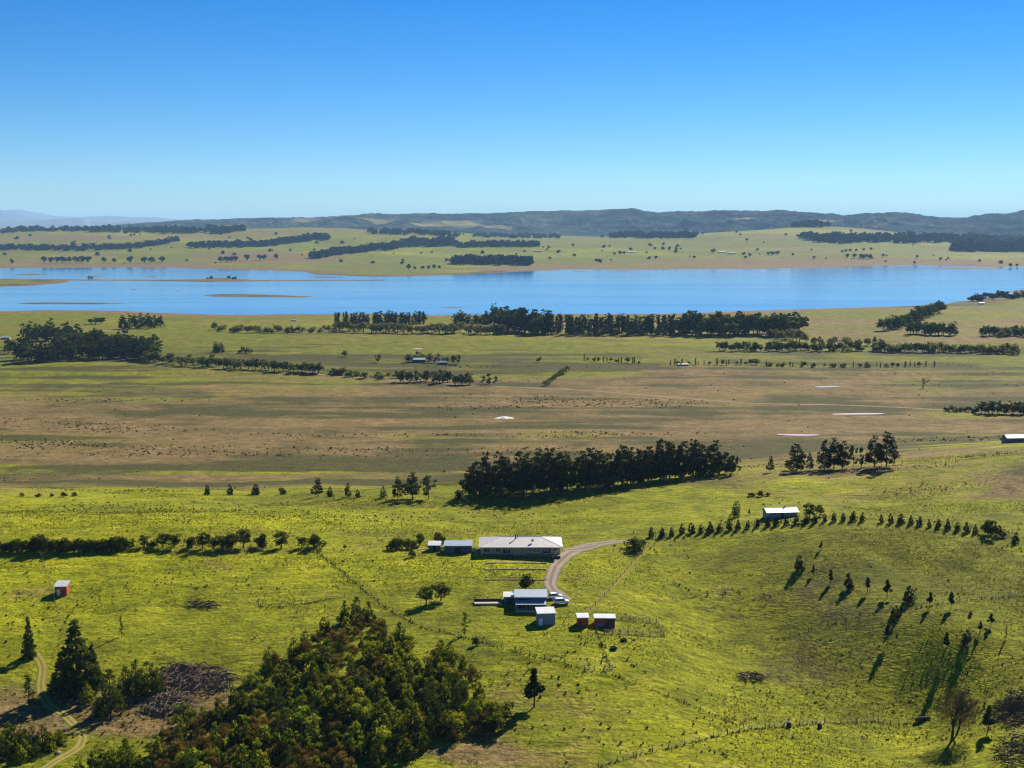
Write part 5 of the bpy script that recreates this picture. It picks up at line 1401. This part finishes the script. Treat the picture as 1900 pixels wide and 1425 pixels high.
# ------------------------------------------------------------------ fences, gates, pens
fence_lines = []
def fence(px, label, gap=5.0, post='dark_timber', h=1.25, r=.10, wires=4, name='wire_fence', keep=True):
    w = [spot(u, v)[:2] for u, v in px]
    if keep: fence_lines.append([np.array(q) for q in w])
    o0 = spot(*px[0]); o = empty(name, o0); tag(o, label, 'fence')
    pts = []
    for a, b in zip(w[:-1], w[1:]):
        n = max(1, int(round(np.hypot(*(b - a)) / gap)))
        pts += [a + (b - a) * k / n for k in range(n)]
    pts.append(w[-1])
    pts = np.array(pts); pz = ground_z(pts[:, 0], pts[:, 1])
    pm = None
    for k, (q, z) in enumerate(zip(pts, pz)):
        if pm is None:
            pm = MB().tube([(0, 0, -.35), (0, 0, h * .6), (0, 0, h)], [r, r * .95, r * .85], 5).mesh('post', M[post])
        c = link(bpy.data.objects.new('post', pm), o)
        c.location = (q[0] - o0[0], q[1] - o0[1], z - o0[2])
        c.rotation_euler = (R.uniform(-.04, .04), R.uniform(-.04, .04), R.uniform(0, 6))
        big = R.uniform(.9, 1.12) * (1.25 if k % 8 == 0 else 1); c.scale = (big, big, R.uniform(.92, 1.08))
    for i in range(wires):
        zz = h * (.25 + .7 * i / max(1, wires - 1))
        MB().tube([(q[0] - o0[0], q[1] - o0[1], z - o0[2] + zz) for q, z in zip(pts, pz)], .012, 3).build('wire', M['wire'], o)
    return o
fence([(590,1026),(640,1066),(690,1108),(742,1145),(782,1166),(850,1180),(930,1203),(1010,1222),(1084,1243)], 'long wire fence running diagonally from the hedge row to the yard gate')
fence([(1192,1026),(1165,1057),(1130,1097),(1087,1141)], 'wire fence from the driveway bush down to the red sheds', keep=False)
fence([(1104,1166),(1118,1200),(1132,1238)], 'short wire fence from the red sheds to the gate')
fence([(1120,1246),(1180,1268),(1240,1293),(1300,1317),(1345,1336),(1380,1350)], 'wire fence continuing from the gate to the lower paddock')
fence([(1110,1424),(1180,1402),(1270,1382),(1350,1363),(1395,1353),(1460,1348),(1530,1342),(1620,1339),(1715,1338)], 'lower paddock wire fence along the bottom right')
fence([(1432,1186),(1500,1172),(1570,1152),(1650,1133),(1740,1124),(1900,1107)], 'wire fence crossing the sheep-tracked slope among young trees')
fence([(74,1026),(85,1060),(97,1100),(108,1142),(121,1182)], 'pale-posted wire fence passing the lone red hut', 4.0, 'tan_timber', keep=False)
fence([(480,1125),(520,1127),(570,1120),(640,1108)], 'short wire fence dipping above the thicket')
fence([(1205,1000),(1300,984),(1400,972),(1500,964),(1600,962),(1700,968),(1800,984),(1880,1006)], 'wire fence along the planted row of little conifers', 6, keep=False)
fence([(260,1022),(420,1024),(520,1022),(588,1023)], 'wire fence behind the spaced trees of the hedge row', 6, keep=False)
def rails(px, label, name='rail_fence', mat='timber', h=1.3, n=4):
    w = [spot(u, v) for u, v in px]; o = empty(name, w[0]); tag(o, label, 'fence')
    for a, b in zip(w[:-1], w[1:]):
        k = max(1, int(round(np.hypot(*(b - a)[:2]) / 2.6)))
        for i in range(k + 1):
            q = a + (b - a) * i / k; z = gz1(q[0], q[1])
            MB().box(-.09, .09, -.09, .09, -.3, h + .1).build('post', M[mat], o, loc=(q[0]-w[0][0], q[1]-w[0][1], z-w[0][2]))
        for j in range(n):
            zz = h * (.2 + .8 * j / (n - 1))
            pts = [a + (b - a) * i / k for i in range(k + 1)]
            MB().tube([(q[0]-w[0][0], q[1]-w[0][1], gz1(q[0], q[1])-w[0][2]+zz) for q in pts], .055, 4).build('rail', M[mat], o)
    return o
rails([(1142,1150),(1180,1152),(1218,1156),(1232,1180),(1180,1178),(1122,1177)], 'timber rail stock pen right of the red sheds')
rails([(1086,1246),(1103,1243)], 'pale timber yard rails left of the gate opening', 'yard_gate', 'tan_timber', 1.2, 3)
rails([(1121,1243),(1137,1241)], 'pale timber yard rails right of the gate opening', 'yard_gate', 'tan_timber', 1.2, 3)
rails([(1381,1340),(1390,1352),(1420,1351),(1455,1348),(1462,1336)], 'old pale timber rail pen on the lower fence line', 'rail_fence', 'tan_timber', 1.0, 2)
rails([(785,1162),(795,1168)], 'short pale timber strainer at the bend of the diagonal fence', 'yard_gate', 'tan_timber', 1.1, 2)
for u, v, lab in ((1464,1349,'dark round tank beside the old rail pen'),(1521,1351,'dark square trough further along the lower fence')):
    q = spot(u, v); o = empty('water_tank', q); tag(o, lab, 'tank')
    MB().tube([(0,0,-.3),(0,0,1.1),(0,0,1.25)], [.55,.55,.45], 12).build('body', M['dark'], o)
    MB().tube([(0,0,1.251),(0,0,1.33)], .25, 8).build('lid', M['rubber'], o)
q = spot(1157,1189)
for u, v, lab in ((1157,1190,'dark square trough in the paddock below the rail pen'),(1138,1205,'dark round drum in the paddock below the rail pen')):
    q = spot(u, v); o = empty('stock_trough', q, .4); tag(o, lab, 'trough')
    mb = MB().box(-.7,.7,-.6,.6,-.2,.1)
    for a in ((-.7,.7,-.6,-.5),(-.7,.7,.5,.6),(-.7,-.6,-.499,.499),(.6,.7,-.499,.499)): mb.box(*a, .101, .8)
    mb.build('body', M['dark'], o); MB().box(-.59,.59,-.49,.49,.11,.6).build('water', M['glass'], o)
# fallen log
q = spot(1713, 1336); o = empty('fallen_log', q, .2); tag(o, 'dark fallen log beside the leafless willow', 'log')
MB().tube([(-2.2,0,.3),(-.6,.1,.55),(1.2,0,.45),(2.6,.2,.35)],[.5,.6,.45,.2],8).build('trunk', M['bark'], o)
MB().tube([(1.0,0,.5),(1.9,-.7,1.0)],[.2,.08],5).build('branch', M['dead'], o)
# white heap on the plain
q = spot(936, 776)
mb = MB(); ns = 20
rr = lambda k, s: (1 + .25 * math.sin(k * 2.1 + s))
ring = lambda r, z, s: [(r * 1.6 * rr(k, s) * math.cos(6.283*k/ns), r * .8 * rr(k, s) * math.sin(6.283*k/ns), z) for k in range(ns)]
V = ring(5, -.3, 0) + ring(3.2, .3, .5) + ring(1.3, 1.1, 1) + [(0.4, 0, 1.35)]
mb.poly(V, [(k, (k+1)%ns, (k+1)%ns+ns, k+ns) for k in range(ns)] + [(k+ns, (k+1)%ns+ns, (k+1)%ns+2*ns, k+2*ns) for k in range(ns)] + [(k+2*ns, (k+1)%ns+2*ns, 3*ns) for k in range(ns)])
o = mb.build('lime_heap', M['lime'], None, True, loc=q); tag(o, 'bright white heap alone on the brown plain', 'heap')

# brush heaps of dead branches
def brush(name, px, n, label, mat, hmax=1.3, L=(1.8, 4.2), rad_=(.07, .15)):
    P = np.array(px, float); mb = MB(); rng = random.Random(len(px) * 7 + n)
    lo, hi = P.min(0), P.max(0); c = None; k = 0
    while k < n:
        u, v = rng.uniform(lo[0], hi[0]), rng.uniform(lo[1], hi[1])
        if not inside(u, v, P): continue
        k += 1
        g = spot(u, v)
        if c is None: c = spot(*P.mean(0))
        a = rng.uniform(0, 6.28); l = rng.uniform(*L); z = rng.random() ** 1.5 * hmax
        pts = []
        for s in (-.5, -.15, .2, .5):
            pts.append((g[0] - c[0] + math.cos(a) * l * s + rng.uniform(-.2, .2), g[1] - c[1] + math.sin(a) * l * s + rng.uniform(-.2, .2), g[2] - c[2] + z + .35 * (1 - (2*s)**2) + rng.uniform(-.2, .25)))
        r0 = rng.uniform(*rad_)
        mb.tube(pts, [r0, r0 * .9, r0 * .7, r0 * .35], 4, cap=False)
    o = mb.build(name, M[mat], None, loc=c)
    return tag(o, label, None, None, 'stuff')
brush('brush_heap', [(303,1240),(340,1233),(385,1238),(425,1250),(438,1268),(400,1285),(350,1284),(312,1278),(300,1262)], 480, 'grey tangle of dead branches beside the thicket', 'dead')
brush('brush_heap', [(263,1322),(285,1297),(310,1288),(345,1290),(358,1308),(350,1326),(305,1330)], 330, 'brown tangle of dead branches below the grey one', 'dead')
brush('bramble_patch', [(1842,1310),(1870,1292),(1915,1275),(1915,1345),(1880,1352),(1850,1340)], 220, 'dark brown bramble mound at the right edge', 'bramble', 1.0)
brush('bramble_patch', [(1845,1378),(1875,1368),(1915,1366),(1915,1425),(1870,1425),(1840,1405)], 120, 'low brown bramble patch in the lower right corner', 'bramble', .8)
brush('bramble_patch', [(1368,1256),(1385,1250),(1405,1252),(1424,1260),(1415,1266),(1385,1264)], 60, 'small brown bramble patch in the middle of the lower paddock', 'bramble', .9)
brush('bramble_patch', [(348,1122),(365,1117),(392,1121),(405,1130),(380,1132),(355,1128)], 70, 'small dark bramble patch in the western paddock', 'bramble', .9)
# rocks by the track
for i, (u, v) in enumerate(((101,1288),(109,1293),(116,1290),(122,1297),(131,1300),(138,1296),(146,1301),(126,1308),(95,1380),(60,1400),(108,1398),(35,1395))):
    g = spot(u, v); mb = MB(); rng = random.Random(i)
    r0 = rng.uniform(.5, .9); ns = 8
    V = []
    for lv, (rz_, zz) in enumerate(((1.0, -.2), (1.05, .25), (.75, .65), (.3, .85))):
        V += [(r0*rz_*rng.uniform(.75,1.2)*math.cos(6.283*k/ns), r0*rz_*rng.uniform(.75,1.2)*math.sin(6.283*k/ns), r0*zz) for k in range(ns)]
    mb.poly(V, [(l*ns+k, l*ns+(k+1)%ns, (l+1)*ns+(k+1)%ns, (l+1)*ns+k) for l in range(3) for k in range(ns)] + [tuple(range(3*ns, 4*ns))])
    o = mb.build('boulder', M['rock'], None, loc=g); tag(o, 'tan boulder in the rubble %s' % ('at the foot of the biggest spruce' if i < 8 else 'inside the track bend'), 'boulder', 'boulders by the farm track')

# ------------------------------------------------------------------ grass and rushes: uncountable ground cover
def scatter(n, r0, r1, dens, seed, half=25.0):
    rng = np.random.default_rng(seed)
    X = np.empty(0); Y = np.empty(0)
    while len(X) < n:
        m = n * 3
        r = np.sqrt(rng.random(m) * (r1*r1 - r0*r0) + r0*r0); a = np.radians(rng.uniform(-half, half, m))
        x, y = r * np.sin(a), r * np.cos(a)
        k = rng.random(m) < dens(x, y)
        X = np.concatenate([X, x[k]]); Y = np.concatenate([Y, y[k]])
    return X[:n], Y[:n], rng
def tufts(name, X, Y, rng, mat, h, w, label, blades=2, lean=.35, tint=None):
    n = len(X); Z = ground_z(X, Y)
    hh = h[0] + (h[1] - h[0]) * rng.random(n) ** 2
    base = np.repeat(np.stack([X, Y, Z], 1), blades, 0)
    H = np.repeat(hh, blades)
    D = np.stack([rng.normal(size=n*blades) * lean, rng.normal(size=n*blades) * lean, np.ones(n*blades)], 1)
    C = base + D * (H * .45)[:, None]
    t = np.repeat(rng.random(n) if tint is None else tint, blades) + rng.normal(size=n*blades) * .1
    me = sprig_mesh(name, C, D, H * np.linalg.norm(D, axis=1), H * (w[0] + (w[1]-w[0]) * rng.random(n*blades)), np.clip(t, 0, 1), [M[mat]], rng, fold=.05)
    return tag(link(bpy.data.objects.new(name, me)), label, None, None, 'stuff')
def d_grass(x, y): return np.clip(.05 + 1.5 * fbm(x * .5, y, 16, 4, 501) + 1.4 * fbm(x, y, 80, 3, 502), .004, 1)
def clear_of_built(X, Y, rng):
    k = np.ones(len(X), bool)
    for px, w in (([(1165,1004),(1080,1016),(1052,1030),(1034,1048),(1021,1082),(1038,1103),(1056,1114)], 3.6), ([(66,1212),(79,1238),(76,1275),(87,1304),(126,1333),(152,1362),(147,1386),(113,1407),(80,1428)], 1.6), ([(1196,1022),(1140,1085),(1088,1140)], 1.4),
                  ([(895,1028),(1040,1028)], 8.0), ([(800,1020),(870,1020)], 3.5), ([(940,1112),(1010,1112)], 5.0), ([(1014,1150),(1015,1158)], 3.5), ([(1075,1158),(1140,1158)], 2.8)):
        P = [spot(u, v)[:2] for u, v in px]
        for a, b in zip(P[:-1], P[1:]):
            e = b - a; t = np.clip(((X - a[0]) * e[0] + (Y - a[1]) * e[1]) / (e @ e), 0, 1)
            k &= np.hypot(X - a[0] - t * e[0], Y - a[1] - t * e[1]) > w
    return X[k], Y[k], rng
X, Y, rng = clear_of_built(*scatter(80000, 235, 640, d_grass, 61))
tufts('grass', X, Y, rng, 'tuft', (.14, .5), (.6, 1.1), 'rough yellow-green grass tussocks over the near hills', 2, .5)
def d_rush(x, y):
    z = ground_z(x, y); u, v = project(x, y, z)
    s = np.clip(2.6 * fbm(x * .35, y, 20, 4, 601) + .8 * fbm(x, y, 90, 3, 603) - .6, 0, 1) * .6 + .008
    s = s + .6 * np.exp(-(((u-200)/220)**2 + ((v-1330)/70)**2)) + .45 * np.exp(-(((u-1020)/150)**2 + ((v-1240)/50)**2)) + .5 * np.exp(-(((u-250)/280)**2 + ((v-942)/9)**2))
    s = s + .35 * np.exp(-(((u-1250)/200)**2 + ((v-1370)/40)**2)) + .5 * np.exp(-(((u-1870)/70)**2 + ((v-1320)/80)**2)) + .4 * np.exp(-(((u-60)/90)**2 + ((v-1150)/80)**2))
    return np.clip(s, 0, 1)
X, Y, rng = clear_of_built(*scatter(5000, 235, 640, d_rush, 62))
tufts('rushes', X, Y, rng, 'rush', (.2, .65), (.8, 1.4), 'dark rushes and weeds dotted over the near hills', 3, .45)
# rank grass along the fences
fx, fy = [], []
for ln in fence_lines:
    for a, b in zip(ln[:-1], ln[1:]):
        L = np.hypot(*(b - a)); m = int(L * 3.6)
        t = NR.random(m); off = NR.normal(size=m) * .3
        nrm = np.array([-(b-a)[1], (b-a)[0]]) / (L + 1e-9)
        fx.append(a[0] + (b-a)[0]*t + nrm[0]*off); fy.append(a[1] + (b-a)[1]*t + nrm[1]*off)
fx, fy = np.concatenate(fx), np.concatenate(fy)
tufts('grass', fx, fy, NR, 'rush', (.2, .55), (.6, 1.0), 'rank dark grass along the fence lines', 2, .4)
def d_plain(x, y): return np.clip(3.0 * fbm(x * .10, y, 34, 4, 701) + 1.2 * fbm(x, y, 160, 3, 702) - .75, 0, 1) + .006
X, Y, rng = scatter(3800, 660, 1350, d_plain, 63)
tufts('rushes', X, Y, rng, 'rush', (.2, .8), (1.4, 3.4), 'dark rush clumps dotted over the brown plain', 3, .5)
